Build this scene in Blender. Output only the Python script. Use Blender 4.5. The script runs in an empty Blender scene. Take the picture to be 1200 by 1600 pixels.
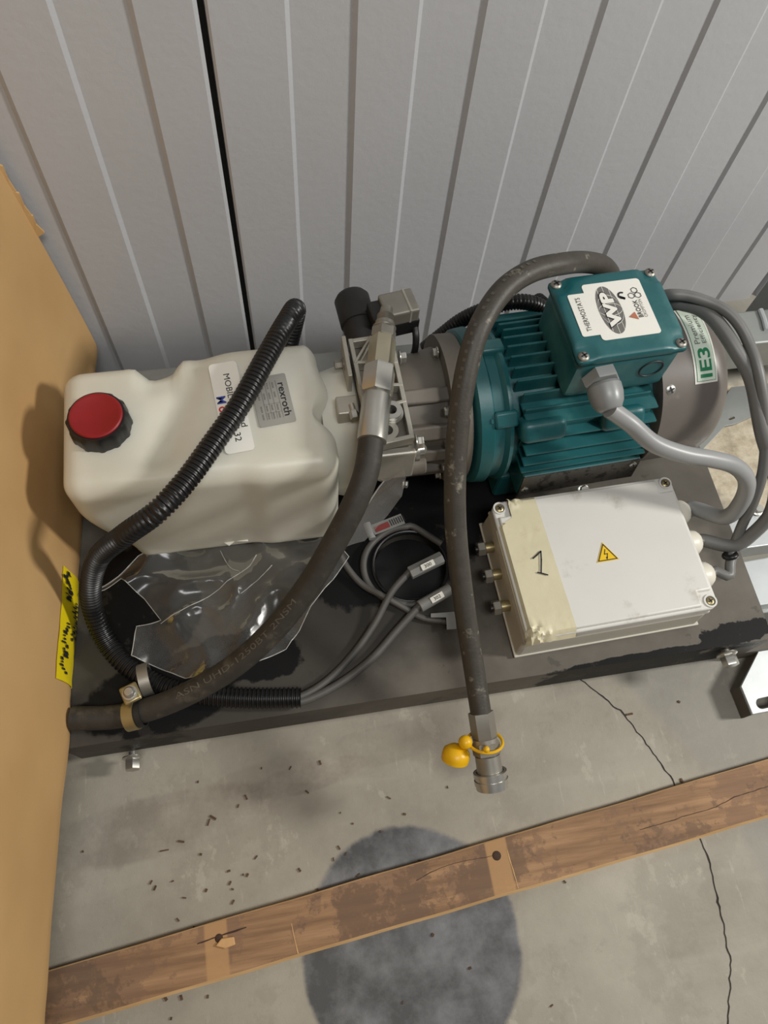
import bpy, bmesh, math, random
from mathutils import Vector, Matrix, noise, geometry
random.seed(7)
SC = bpy.context.scene
COL = SC.collection
PI = math.pi

# ------------------------------------------------------------------ camera
cam_data = bpy.data.cameras.new('camera')
cam_data.sensor_fit = 'VERTICAL'
cam_data.sensor_height = 32.0
cam_data.lens = 24.0
cam_data.clip_start = 0.05
cam = bpy.data.objects.new('camera', cam_data)
COL.objects.link(cam)
CAMR = [(0.984462, -0.123021, 0.125297), (-0.164059, -0.898765, 0.406578), (0.062595, -0.420817, -0.904983)]
cam.matrix_world = Matrix([[CAMR[i][0], -CAMR[i][1], -CAMR[i][2], (0, 0, 1.30)[i]] for i in range(3)] + [[0, 0, 0, 1]])
SC.camera = cam

# ------------------------------------------------------------------ world, lamps, exposure
SC.view_settings.view_transform = 'Standard'
SC.view_settings.look = 'None'
SC.view_settings.gamma = 1.0
SC.view_settings.use_curve_mapping = False
SC.view_settings.exposure = 0.12
w = bpy.data.worlds.new('world')
SC.world = w
w.use_nodes = True
w.node_tree.nodes['Background'].inputs[0].default_value = (0.95, 0.97, 1.0, 1)
w.node_tree.nodes['Background'].inputs[1].default_value = 0.06


def area(name, loc, target, size, size_y, power, color):
    l = bpy.data.lights.new(name, 'AREA')
    l.shape = 'RECTANGLE'
    l.size = size
    l.size_y = size_y
    l.energy = power
    l.color = color
    o = bpy.data.objects.new(name, l)
    COL.objects.link(o)
    o.location = loc
    o.rotation_euler = (Vector(target) - Vector(loc)).to_track_quat('-Z', 'Y').to_euler()
    return o


area('hall_lamp', (2.5, -0.05, 1.85), (0.2, 0.4, 0.1), 0.28, 0.4, 48, (1.0, 0.97, 0.92))
area('ceiling_lamp', (0.4, -0.75, 3.3), (0.2, 0.5, 0.0), 1.2, 0.5, 36, (1.0, 0.99, 0.975))


# ------------------------------------------------------------------ materials
def lin(c):
    out = []
    for v in c:
        v /= 255.0
        out.append(v / 12.92 if v <= 0.04045 else ((v + 0.055) / 1.055) ** 2.4)
    return (out[0], out[1], out[2], 1.0)


class NT:
    def __init__(self, name):
        self.m = bpy.data.materials.new(name)
        self.m.use_nodes = True
        self.t = self.m.node_tree
        self.b = self.t.nodes['Principled BSDF']
        self.out = self.t.nodes['Material Output']
        self.co = self.t.nodes.new('ShaderNodeTexCoord').outputs['Object']

    def n(self, typ, **kw):
        nd = self.t.nodes.new(typ)
        for k, v in kw.items():
            setattr(nd, k, v)
        return nd

    def link(self, a, b):
        self.t.links.new(a, b)

    def noise(self, scale, detail=4, rough=0.55, co=None, stretch=None):
        nd = self.n('ShaderNodeTexNoise')
        nd.inputs['Scale'].default_value = scale
        nd.inputs['Detail'].default_value = detail
        nd.inputs['Roughness'].default_value = rough
        c = co or self.co
        if stretch:
            mp = self.n('ShaderNodeMapping')
            mp.inputs['Scale'].default_value = stretch
            self.link(c, mp.inputs['Vector'])
            c = mp.outputs[0]
        self.link(c, nd.inputs['Vector'])
        return nd.outputs['Fac']

    def ramp(self, fac, stops):
        r = self.n('ShaderNodeValToRGB')
        el = r.color_ramp.elements
        while len(el) < len(stops):
            el.new(0.5)
        for e, (p, c) in zip(el, stops):
            e.position = p
            e.color = c if len(c) == 4 else (c[0], c[1], c[2], 1)
        self.link(fac, r.inputs[0])
        return r.outputs[0]

    def step(self, fac, a, b):
        r = self.n('ShaderNodeMapRange')
        r.interpolation_type = 'SMOOTHSTEP'
        r.inputs['From Min'].default_value = a
        r.inputs['From Max'].default_value = b
        self.link(fac, r.inputs['Value'])
        return r.outputs[0]

    def math(self, op, a, b=None):
        m = self.n('ShaderNodeMath', operation=op)
        for i, v in enumerate((a, b)):
            if v is None:
                continue
            if isinstance(v, (int, float)):
                m.inputs[i].default_value = v
            else:
                self.link(v, m.inputs[i])
        return m.outputs[0]

    def mix(self, fac, a, b, blend='MIX'):
        m = self.n('ShaderNodeMix', data_type='RGBA', blend_type=blend)
        for sock, v in ((m.inputs[0], fac), (m.inputs[6], a), (m.inputs[7], b)):
            if isinstance(v, (int, float)):
                sock.default_value = v
            elif isinstance(v, tuple):
                sock.default_value = v
            else:
                self.link(v, sock)
        return m.outputs[2]

    def blob(self, c, r, rot=0.0, wob=0.35, wscale=14, edge=0.12):
        """1 inside an ellipse (object x, y) with a wobbly outline, 0 outside"""
        mp = self.n('ShaderNodeMapping', vector_type='TEXTURE')
        mp.inputs['Location'].default_value = (c[0], c[1], 0)
        mp.inputs['Rotation'].default_value = (0, 0, rot)
        mp.inputs['Scale'].default_value = (r[0], r[1], 1e3)
        self.link(self.co, mp.inputs['Vector'])
        ln = self.n('ShaderNodeVectorMath', operation='LENGTH')
        self.link(mp.outputs[0], ln.inputs[0])
        nz = self.noise(wscale, 5, 0.6)
        d = self.math('ADD', ln.outputs['Value'], self.math('MULTIPLY', self.math('SUBTRACT', nz, 0.5), wob * 2))
        return self.math('SUBTRACT', 1.0, self.step(d, 1.0 - edge, 1.0 + edge))

    def bump(self, h, strength, dist=0.002):
        b = self.n('ShaderNodeBump')
        b.inputs['Strength'].default_value = strength
        b.inputs['Distance'].default_value = dist
        self.link(h, b.inputs['Height'])
        self.link(b.outputs[0], self.b.inputs['Normal'])

    def base(self, c):
        if isinstance(c, tuple):
            self.b.inputs['Base Color'].default_value = c
        else:
            self.link(c, self.b.inputs['Base Color'])

    def set(self, rough=0.5, metal=0.0, spec=0.5):
        self.b.inputs['Roughness'].default_value = rough
        self.b.inputs['Metallic'].default_value = metal
        self.b.inputs['Specular IOR Level'].default_value = spec
        return self


def mat(name, rgb, rough=0.5, metal=0.0, var=0.1, scale=30, bump=0.0, bscale=250, spec=0.5, dirt_sheen=None, dscale=18, damt=(0.52, 0.7)):
    t = NT(name).set(rough, metal, spec)
    c = lin(rgb)
    lo = tuple(max(0, x * (1 - var)) for x in c[:3]) + (1,)
    hi = tuple(min(1, x * (1 + var)) for x in c[:3]) + (1,)
    col = t.ramp(t.noise(scale, 4), [(0.3, lo), (0.7, hi)])
    if dirt_sheen:
        col = t.mix(t.step(t.noise(dscale, 6, 0.65), damt[0], damt[1]), col, lin(dirt_sheen))
    t.base(col)
    if bump:
        t.bump(t.noise(bscale, 3), bump)
    return t.m


M = {}
M['wall'] = mat('grey_wall_paint', (187, 188, 190), 0.42, 0, 0.02, 4, 0.22, 75, 0.4)
M['void'] = mat('dark_backing', (58, 57, 55), 0.9, 0, 0.1)
M['tank'] = None
M['red'] = mat('red_cap_plastic', (138, 20, 25), 0.5, 0, 0.08, 40)
M['black'] = mat('black_plastic', (22, 22, 23), 0.38, 0, 0.15, 40)
M['coil'] = mat('black_coil_resin', (30, 30, 29), 0.55, 0, 0.2, 40, 0.1, 120)
M['rubber'] = mat('dusty_black_rubber', (54, 51, 46), 0.6, 0, 0.16, 60, 0.15, 300, 0.4, (80, 75, 65), 30, (0.55, 0.75))
M['rubber2'] = mat('worn_black_rubber', (64, 60, 53), 0.5, 0, 0.16, 60, 0.15, 300, 0.4, (132, 126, 112), 34, (0.58, 0.70))
M['steel'] = mat('zinc_plated_steel', (196, 194, 186), 0.33, 0.85, 0.06, 40)
M['zinc_dull'] = mat('dull_zinc', (152, 148, 138), 0.45, 0.7, 0.08, 30)
M['zinc_warm'] = mat('warm_zinc', (192, 184, 160), 0.36, 0.75, 0.06, 40)
M['galv'] = mat('galvanised_steel', (196, 201, 201), 0.42, 0.45, 0.07, 18, 0.04, 60)
M['galv_dark'] = mat('weathered_galvanised_steel', (146, 149, 146), 0.45, 0.4, 0.08, 16)
M['brass'] = mat('passivated_zinc', (166, 152, 112), 0.38, 0.75, 0.1, 60)
M['cast'] = mat('grey_cast_metal', (112, 106, 97), 0.55, 0.15, 0.08, 20, 0.1, 160)
M['alloy'] = mat('cast_alloy', (176, 172, 160), 0.45, 0.45, 0.07, 40)
M['green'] = mat('teal_machine_paint', (24, 88, 92), 0.42, 0, 0.06, 20, 0.10, 90, 0.6, (64, 114, 112), 7, (0.46, 0.72))  # lighter patches are dust plus a sheen mixed into the paint colour
M['cowl'] = mat('grey_brown_fan_cowl', (110, 104, 98), 0.4, 0, 0.05, 16, 0, 100, 0.5, (128, 120, 112), 14, (0.6, 0.7))
M['lid'] = mat('cream_enclosure_plastic', (217, 215, 208), 0.42, 0, 0.02, 12, 0, 100, 0.5, (168, 161, 147), 15, (0.56, 0.8))
M['boxbase'] = mat('cream_enclosure_body', (196, 192, 178), 0.45, 0, 0.03, 12)
M['gland_white'] = mat('cream_gland_nut', (222, 217, 202), 0.4, 0, 0.02, 20)
M['gland_grey'] = mat('grey_gland', (140, 142, 141), 0.35, 0, 0.03, 20)
M['cable_grey'] = mat('grey_cable', (150, 151, 150), 0.38, 0, 0.04, 20)
M['cable_dark'] = mat('dark_grey_cable', (112, 111, 108), 0.45, 0, 0.06, 20)
M['cable_sensor'] = mat('dusty_grey_cable', (80, 78, 74), 0.55, 0, 0.1, 40)
M['cable_black'] = mat('black_cable', (30, 29, 28), 0.45, 0, 0.1, 40)
M['sleeve'] = mat('grey_marker_sleeve', (124, 124, 120), 0.5, 0, 0.06, 40)
M['tape'] = mat('cream_masking_tape', (212, 204, 172), 0.42, 0, 0.05, 14, 0.25, 60, 0.5, (198, 188, 152), 30, (0.55, 0.8))
M['paper'] = mat('white_label_paper', (232, 230, 220), 0.5, 0, 0.015, 20)
M['silver_label'] = mat('silver_label_foil', (168, 166, 158), 0.4, 0.3, 0.03, 20)
M['ink'] = mat('black_ink', (34, 34, 36), 0.55, 0, 0.05)
M['ink_grey'] = mat('grey_ink', (110, 108, 104), 0.55, 0, 0.05)
M['ink_blue'] = mat('blue_ink', (48, 64, 150), 0.5, 0, 0.05)
M['ink_red'] = mat('red_ink', (196, 44, 48), 0.5, 0, 0.05)
M['ink_red_dull'] = mat('dull_red_ink', (120, 52, 48), 0.5)
M['ink_green'] = mat('green_ink', (30, 128, 84), 0.5, 0, 0.05)
M['ink_orange'] = mat('orange_ink', (178, 112, 84), 0.5, 0, 0.05)
M['mint'] = mat('mint_label_tint', (216, 228, 212), 0.5, 0, 0.03)
M['yellow'] = mat('yellow_plastic', (226, 174, 14), 0.38, 0, 0.06, 60)
M['yellow_print'] = mat('yellow_print', (238, 196, 24), 0.45, 0, 0.02)
M['yellow_tape'] = mat('yellow_tape', (238, 214, 22), 0.4, 0, 0.08, 25, 0.3, 40)
M['plate_dark'] = mat('dark_engraved_plate', (96, 92, 86), 0.35, 0.6, 0.2, 60, 0, 100, 0.5, (60, 56, 52), 60, (0.5, 0.6))
M['hose_print'] = mat('hose_print', (88, 84, 74), 0.6, 0, 0.1)
M['hose_print2'] = mat('faint_hose_print', (80, 76, 67), 0.6)
M['wood_chip'] = mat('brown_wood_chips', (92, 70, 48), 0.85, 0, 0.35, 90)
M['crack'] = mat('dark_crack', (48, 44, 38), 0.95, 0, 0.2)
M['knot'] = mat('dark_knot', (64, 44, 30), 0.8, 0, 0.2, 90)
M['pale_wood'] = mat('pale_wood', (202, 160, 108), 0.7, 0, 0.08, 60)


def tank_material():
    t = NT('natural_polyethylene').set(0.38, 0, 0.45)
    t.base(t.ramp(t.noise(7, 3), [(0.3, lin((200, 198, 182))), (0.7, lin((218, 216, 203)))]))
    t.b.inputs['Subsurface Weight'].default_value = 0.35
    t.b.inputs['Subsurface Radius'].default_value = (0.03, 0.024, 0.015)
    t.b.inputs['Subsurface Scale'].default_value = 0.6
    return t.m


M['tank'] = tank_material()


def floor_material():
    t = NT('worn_concrete').set(0.62, 0, 0.35)
    c = t.ramp(t.noise(3.2, 7, 0.62), [(0.26, lin((132, 126, 114))), (0.5, lin((158, 152, 138))), (0.76, lin((178, 172, 157)))])
    c = t.mix(t.math('MULTIPLY', t.step(t.noise(2.4, 5, 0.6, None, (1.0, 5.0, 1.0)), 0.5, 0.72), 0.3), c, lin((186, 180, 164)))
    c = t.mix(t.math('MULTIPLY', t.step(t.noise(5.5, 7, 0.68), 0.52, 0.58), 0.28), c, lin((134, 127, 114)))
    c = t.mix(t.math('MULTIPLY', t.step(t.noise(7.5, 7, 0.7, None, (1.6, 1.0, 1.0)), 0.58, 0.63), 0.35), c, lin((192, 186, 170)))
    c = t.mix(t.math('MULTIPLY', t.step(t.noise(14, 6, 0.7, None, (5.0, 0.8, 1.0)), 0.60, 0.68), 0.25), c, lin((196, 190, 176)))
    # grey repair screed outside the crack ring
    ring = t.math('SUBTRACT', 1.0, t.blob(RINGC, (0.62, 0.62), 0, 0.03, 5, 0.02))
    right = t.n('ShaderNodeSeparateXYZ')
    t.link(t.co, right.inputs[0])
    ring = t.math('MULTIPLY', ring, t.step(right.outputs[0], 0.15, 0.35))
    c = t.mix(t.math('MULTIPLY', ring, 0.5), c, lin((140, 138, 132)))
    # sandy debris patch behind the skid
    c = t.mix(t.math('MULTIPLY', t.blob((0.95, 0.62), (0.16, 0.16), 0, 0.3, 18), 0.9), c,
              t.ramp(t.noise(26, 6, 0.7), [(0.3, lin((150, 136, 112))), (0.5, lin((196, 184, 160))), (0.7, lin((222, 212, 192)))]))
    # old oil stains
    for cc, rr, rot, a, col in STAINS:
        inner = t.ramp(t.noise(9, 6, 0.65), [(0.40, lin(col)), (0.70, lin(tuple(min(255, v + 66) for v in col)))])
        c = t.mix(t.math('MULTIPLY', t.blob(cc, rr, rot, 0.16 if cc is not STAINS[0][0] else 0.08, 9, 0.10 if cc is not STAINS[0][0] else 0.03), a), c, inner)
    c = t.mix(t.math('MULTIPLY', t.step(t.noise(70, 4, 0.7), 0.62, 0.78), 0.25), c, lin((110, 100, 84)))
    t.base(c)
    t.bump(t.noise(38, 7, 0.7), 0.30, 0.003)
    return t.m


def base_material():
    t = NT('oily_dark_steel_paint').set(0.55, 0, 0.22)
    c = t.ramp(t.noise(11, 5, 0.6), [(0.32, lin((92, 87, 80))), (0.7, lin((110, 105, 96)))])
    for cc, rr, rot, wb, a in DARK_AREAS:  # broad soft-edged darker areas of the base plate
        c = t.mix(t.math('MULTIPLY', t.blob(cc, rr, rot, wb, 9, 0.25), a), c, lin((50, 48, 44)))
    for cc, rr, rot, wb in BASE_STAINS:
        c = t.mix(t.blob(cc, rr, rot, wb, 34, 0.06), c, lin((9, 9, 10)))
    c = t.mix(t.math('MULTIPLY', t.step(t.noise(17, 6, 0.7), 0.6, 0.64), 0.4), c, lin((60, 57, 52)))
    t.base(c)
    t.bump(t.noise(120, 3), 0.06)
    return t.m


def wood_material():
    t = NT('dirty_softwood').set(0.72, 0, 0.3)
    g = t.noise(9, 6, 0.6, None, (0.6, 9, 9))
    c = t.ramp(g, [(0.3, lin((120, 92, 68))), (0.5, lin((150, 117, 86))), (0.72, lin((176, 140, 104)))])
    c = t.mix(t.math('MULTIPLY', t.step(t.noise(13, 7, 0.72), 0.5, 0.54), 0.6), c, lin((128, 100, 80)))
    c = t.mix(t.math('MULTIPLY', t.step(t.noise(6, 7, 0.75), 0.54, 0.58), 0.6), c, lin((104, 84, 68)))
    sp = t.n('ShaderNodeSeparateXYZ')
    t.link(t.co, sp.inputs[0])
    for x0, x1 in WOOD_BANDS:
        f = t.math('MULTIPLY', t.step(sp.outputs[0], x0 - 0.002, x0 + 0.002), t.math('SUBTRACT', 1.0, t.step(sp.outputs[0], x1 - 0.002, x1 + 0.002)))
        c = t.mix(t.math('MULTIPLY', f, 0.75), c, lin((186, 146, 100)))
    # fresh sawn edge faces; the pale tone also paints the lit front chamfer
    ge = t.n('ShaderNodeNewGeometry')
    s2 = t.n('ShaderNodeSeparateXYZ')
    t.link(ge.outputs['True Normal'], s2.inputs[0])
    c = t.mix(t.step(s2.outputs[2], 0.92, 0.80), c, t.ramp(g, [(0.3, lin((186, 148, 100))), (0.7, lin((214, 178, 130)))]))
    t.base(c)
    t.bump(g, 0.25, 0.003)
    return t.m


def cardboard_material():
    t = NT('brown_cardboard').set(0.72, 0, 0.3)
    c = t.ramp(t.noise(3.5, 4, 0.5), [(0.3, lin((186, 148, 98))), (0.7, lin((203, 166, 114)))])
    c = t.mix(t.math('MULTIPLY', t.step(t.noise(8, 5, 0.6), 0.6, 0.75), 0.25), c, lin((172, 138, 98)))
    t.base(c)
    t.bump(t.noise(14, 4), 0.12, 0.004)
    return t.m


def film_material(white=0.10):
    t = NT('clear_plastic_film')
    tr = t.n('ShaderNodeBsdfTransparent')
    tr.inputs[0].default_value = (0.9, 0.9, 0.88, 1)
    gl = t.n('ShaderNodeBsdfGlossy')
    gl.inputs['Roughness'].default_value = 0.22
    df = t.n('ShaderNodeBsdfDiffuse')
    df.inputs[0].default_value = (0.5, 0.5, 0.48, 1)
    fr = t.n('ShaderNodeFresnel')
    fr.inputs[0].default_value = 1.5
    m1 = t.n('ShaderNodeMixShader')
    m1.inputs[0].default_value = white
    t.link(tr.outputs[0], m1.inputs[1])
    t.link(df.outputs[0], m1.inputs[2])
    m2 = t.n('ShaderNodeMixShader')
    t.link(t.math('ADD', t.math('MULTIPLY', fr.outputs[0], 0.6), 0.02), m2.inputs[0])
    t.link(m1.outputs[0], m2.inputs[1])
    t.link(gl.outputs[0], m2.inputs[2])
    t.link(m2.outputs[0], t.out.inputs[0])
    return t.m


RINGC = (0.0526, -0.1805, 0.0000)
STAINS = [
    ((0.1054, -0.1240, 0.0000), (0.163, 0.166), 0.0, 0.92, (66, 68, 71)),
    ((-0.2518, 0.1038, -0.0000), (0.20, 0.045), 0.05, 0.45, (112, 104, 92)),
    ((-0.0193, 0.1380, -0.0000), (0.10, 0.022), 0.1, 0.4, (112, 104, 92)),
    ((0.0676, 0.1642, 0.0000), (0.25, 0.03), 0.1, 0.3, (126, 118, 104)),
]
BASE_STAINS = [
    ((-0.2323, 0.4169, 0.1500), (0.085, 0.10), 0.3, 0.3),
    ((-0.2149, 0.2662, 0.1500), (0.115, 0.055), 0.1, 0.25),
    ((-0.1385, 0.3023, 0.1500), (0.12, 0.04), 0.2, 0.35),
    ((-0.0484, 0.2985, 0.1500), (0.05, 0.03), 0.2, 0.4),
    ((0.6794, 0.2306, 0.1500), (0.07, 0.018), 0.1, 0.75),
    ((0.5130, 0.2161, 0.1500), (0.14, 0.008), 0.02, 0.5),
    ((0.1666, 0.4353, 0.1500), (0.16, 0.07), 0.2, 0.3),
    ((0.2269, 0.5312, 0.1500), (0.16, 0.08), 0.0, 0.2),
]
DARK_AREAS = [
    ((-0.1343, 0.3614, 0.1500), (0.30, 0.20), 0.1, 0.25, 0.75),
    ((0.1911, 0.4544, 0.1500), (0.24, 0.17), 0.1, 0.25, 0.75),
    ((0.0703, 0.6507, 0.1500), (0.55, 0.14), 0.0, 0.2, 0.7),
]
WOOD_BANDS = [(-0.1917, -0.1593), (0.2377, 0.2717)]
M['floor'] = floor_material()
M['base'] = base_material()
M['wood'] = wood_material()
M['card'] = cardboard_material()
M['film'] = film_material()
M['film_lit'] = film_material(0.30)  # whiter copy of the film, lit look of the flap put into it
M['seam'] = mat('clear_film_edge', (176, 176, 170), 0.22, 0, 0.1, 200, 0, 100, 0.8)


# ------------------------------------------------------------------ mesh helpers
def frame(axis):
    a = Vector(axis).normalized()
    h = Vector((0, 0, 1)) if abs(a.z) < 0.9 else Vector((1, 0, 0))
    u = h.cross(a).normalized()
    return a, u, a.cross(u)


def catmull(pts, per=8):
    p = [Vector(q) for q in pts]
    p = [p[0] * 2 - p[1]] + p + [p[-1] * 2 - p[-2]]
    out = []
    for i in range(1, len(p) - 2):
        a, b, c, d = p[i - 1], p[i], p[i + 1], p[i + 2]
        for k in range(per):
            t = k / per
            out.append(0.5 * ((2 * b) + (c - a) * t + (2 * a - 5 * b + 4 * c - d) * t * t + (3 * b - a - 3 * c + d) * t ** 3))
    out.append(p[-2])
    return out


def resample(pts, step):
    d = [0.0]
    for a, b in zip(pts, pts[1:]):
        d.append(d[-1] + (b - a).length)
    n = max(2, int(d[-1] / step))
    out, j = [], 0
    for i in range(n + 1):
        s = d[-1] * i / n
        while j < len(d) - 2 and d[j + 1] < s:
            j += 1
        seg = d[j + 1] - d[j]
        out.append(pts[j].lerp(pts[j + 1], (s - d[j]) / seg if seg else 0))
    return out


def frames(pts):
    fr, up = [], None
    for i, p in enumerate(pts):
        t = (pts[min(i + 1, len(pts) - 1)] - pts[max(i - 1, 0)]).normalized()
        if up is None:
            _, u, v = frame(t)
        else:
            u = (up - t * up.dot(t)).normalized()
            v = t.cross(u)
        up = u
        fr.append((p, t, u, v))
    return fr


class MB:
    def __init__(self, off=(0, 0, 0)):
        self.v, self.f = [], []
        self.off = Vector(off)

    def add(self, vs, fs):
        n = len(self.v)
        self.v += [Vector(p) - self.off for p in vs]
        self.f += [[i + n for i in f] for f in fs]
        return self

    def box(self, x0, x1, y0, y1, z0, z1, m=None):
        vs = [Vector((x, y, z)) for z in (z0, z1) for y in (y0, y1) for x in (x0, x1)]
        if m:
            vs = [m @ p for p in vs]
        return self.add(vs, [(0, 2, 3, 1), (4, 5, 7, 6), (0, 1, 5, 4), (2, 6, 7, 3), (0, 4, 6, 2), (1, 3, 7, 5)])

    def prism(self, poly, d):
        """poly: 3-D points of a planar outline, d: extrusion vector"""
        d = Vector(d)
        a = [Vector(p) for p in poly]
        n = len(a)
        return self.add(a + [p + d for p in a], [list(range(n))[::-1], list(range(n, 2 * n))] + [(i, (i + 1) % n, n + (i + 1) % n, n + i) for i in range(n)])

    def lathe(self, p0, axis, prof, n=32, a0=0.0):
        a, u, v = frame(axis)
        p0 = Vector(p0)
        vs, fs = [], []
        for t, r in prof:
            for k in range(n):
                g = 2 * PI * k / n + a0
                vs.append(p0 + a * t + (u * math.cos(g) + v * math.sin(g)) * r)
        m = len(prof)
        for i in range(m - 1):
            for k in range(n):
                fs.append((i * n + k, i * n + (k + 1) % n, (i + 1) * n + (k + 1) % n, (i + 1) * n + k))
        fs.append(list(range(n))[::-1])
        fs.append(list(range((m - 1) * n, m * n)))
        return self.add(vs, fs)

    def cyl(self, p0, p1, r0, r1=None, n=24, ch=0.0):
        d = Vector(p1) - Vector(p0)
        L = d.length
        r1 = r0 if r1 is None else r1
        if ch:
            return self.lathe(p0, d, [(0, r0 - ch), (ch, r0), (L - ch, r1), (L, r1 - ch)], n)
        return self.lathe(p0, d, [(0, r0), (L, r1)], n)

    def hexnut(self, p0, p1, r, a0=0.0):
        d = Vector(p1) - Vector(p0)
        L = d.length
        return self.lathe(p0, d, [(0, r * 0.93), (L * 0.1, r), (L * 0.9, r), (L, r * 0.93)], 6, a0)

    def pipe(self, p0, p1, ro, ri, n=24):
        a, u, v = frame(Vector(p1) - Vector(p0))
        L = (Vector(p1) - Vector(p0)).length
        vs, fs = [], []
        for t, r in ((0, ri), (0, ro), (L, ro), (L, ri)):
            for k in range(n):
                g = 2 * PI * k / n
                vs.append(Vector(p0) + a * t + (u * math.cos(g) + v * math.sin(g)) * r)
        for i in range(4):
            j = (i + 1) % 4
            for k in range(n):
                fs.append((i * n + k, i * n + (k + 1) % n, j * n + (k + 1) % n, j * n + k))
        return self.add(vs, fs)

    def tube(self, pts, r, n=14, cap=True):
        fr = frames(pts)
        vs, fs = [], []
        for i, (p, t, u, v) in enumerate(fr):
            rr = r(i) if callable(r) else r
            for k in range(n):
                g = 2 * PI * k / n
                vs.append(p + (u * math.cos(g) + v * math.sin(g)) * rr)
        m = len(fr)
        for i in range(m - 1):
            for k in range(n):
                fs.append((i * n + k, i * n + (k + 1) % n, (i + 1) * n + (k + 1) % n, (i + 1) * n + k))
        if cap:
            fs.append(list(range(n))[::-1])
            fs.append(list(range((m - 1) * n, m * n)))
        return self.add(vs, fs)

    def torus(self, c, axis, R, r, n=36, m=10):
        a, u, v = frame(axis)
        pts = [Vector(c) + (u * math.cos(2 * PI * k / n) + v * math.sin(2 * PI * k / n)) * R for k in range(n)]
        vs, fs = [], []
        for k in range(n):
            e = (pts[k] - Vector(c)).normalized()
            for j in range(m):
                g = 2 * PI * j / m
                vs.append(pts[k] + (e * math.cos(g) + a * math.sin(g)) * r)
        for k in range(n):
            for j in range(m):
                fs.append((k * m + j, ((k + 1) % n) * m + j, ((k + 1) % n) * m + (j + 1) % m, k * m + (j + 1) % m))
        return self.add(vs, fs)

    def ball(self, c, r, sc=(1, 1, 1), n=20, m=12):
        vs, fs = [Vector(c) + Vector((0, 0, -r * sc[2]))], []
        for i in range(1, m):
            a = -PI / 2 + PI * i / m
            for k in range(n):
                g = 2 * PI * k / n
                vs.append(Vector(c) + Vector((math.cos(a) * math.cos(g) * r * sc[0], math.cos(a) * math.sin(g) * r * sc[1], math.sin(a) * r * sc[2])))
        vs.append(Vector(c) + Vector((0, 0, r * sc[2])))
        for k in range(n):
            fs.append((0, 1 + (k + 1) % n, 1 + k))
            fs.append((len(vs) - 1, 1 + (m - 2) * n + k, 1 + (m - 2) * n + (k + 1) % n))
        for i in range(m - 2):
            for k in range(n):
                fs.append((1 + i * n + k, 1 + i * n + (k + 1) % n, 1 + (i + 1) * n + (k + 1) % n, 1 + (i + 1) * n + k))
        return self.add(vs, fs)

    def holed(self, outer, hole, z0, z1):
        """flat plate between z0 and z1: outline outer (x, y), one hole (x, y); both star-shaped about the hole's centre"""
        cx = sum(p[0] for p in hole) / len(hole)
        cy = sum(p[1] for p in hole) / len(hole)

        def cast(poly, g):
            d = (math.cos(g), math.sin(g))
            best = None
            for (ax, ay), (bx, by) in zip(poly, poly[1:] + poly[:1]):
                ex, ey = bx - ax, by - ay
                den = d[0] * ey - d[1] * ex
                if abs(den) < 1e-12:
                    continue
                t = ((ax - cx) * ey - (ay - cy) * ex) / den
                s = ((ax - cx) * d[1] - (ay - cy) * d[0]) / den
                if t > 0 and -1e-6 <= s <= 1 + 1e-6 and (best is None or t > best):
                    best = t
            return (cx + d[0] * best, cy + d[1] * best)
        an = sorted(set([round(math.atan2(p[1] - cy, p[0] - cx), 6) for p in list(outer) + list(hole)]))
        o = [cast(list(outer), g) for g in an]
        h = [cast(list(hole), g) for g in an]
        n = len(an)
        vs = [(x, y, z) for z in (z0, z1) for ring in (o, h) for x, y in ring]
        fs = []
        for k in range(n):
            j = (k + 1) % n
            fs += [(2 * n + k, 2 * n + j, 3 * n + j, 3 * n + k), (k, n + k, n + j, j), (k, j, 2 * n + j, 2 * n + k), (n + k, 3 * n + k, 3 * n + j, n + j)]
        return self.add(vs, fs)

    def build(self, name, m, parent=None, smooth=38, bevel=0.0, bseg=2, label=None, kind=None, recalc=True):
        me = bpy.data.meshes.new(name)
        me.from_pydata([tuple(p) for p in self.v], [], self.f)
        if recalc:
            bm = bmesh.new()
            bm.from_mesh(me)
            bmesh.ops.recalc_face_normals(bm, faces=bm.faces)
            bm.to_mesh(me)
            bm.free()
        me.materials.append(m)
        if smooth:
            me.polygons.foreach_set('use_smooth', [True] * len(me.polygons))
            me.set_sharp_from_angle(angle=math.radians(smooth))
        o = bpy.data.objects.new(name, me)
        COL.objects.link(o)
        if bevel:
            b = o.modifiers.new('bevel', 'BEVEL')
            b.width = bevel
            b.segments = bseg
            b.limit_method = 'ANGLE'
            b.angle_limit = math.radians(40)
        adopt(o, parent)
        if label:
            o['label'] = label
        if kind:
            o['kind'] = kind
        return o


ROOTM = {}


def adopt(o, parent):
    if parent is None:
        return
    o.parent = parent
    if parent.name in ROOTM:
        o.matrix_parent_inverse = ROOTM[parent.name].inverted()


def thing(name, label, cat, loc, rotz=0.0, local=False, group=None):
    o = bpy.data.objects.new(name, None)
    o.empty_display_size = 0.05
    COL.objects.link(o)
    o.location = loc
    o.rotation_euler = (0, 0, rotz)
    o['label'] = label
    o['category'] = cat
    if group:
        o['group'] = group
    if not local:
        ROOTM[o.name] = Matrix.Translation(loc)
    return o


def tag(o, label, cat, group=None):
    o['label'] = label
    o['category'] = cat
    if group:
        o['group'] = group
    return o


_txt = {}


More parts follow.
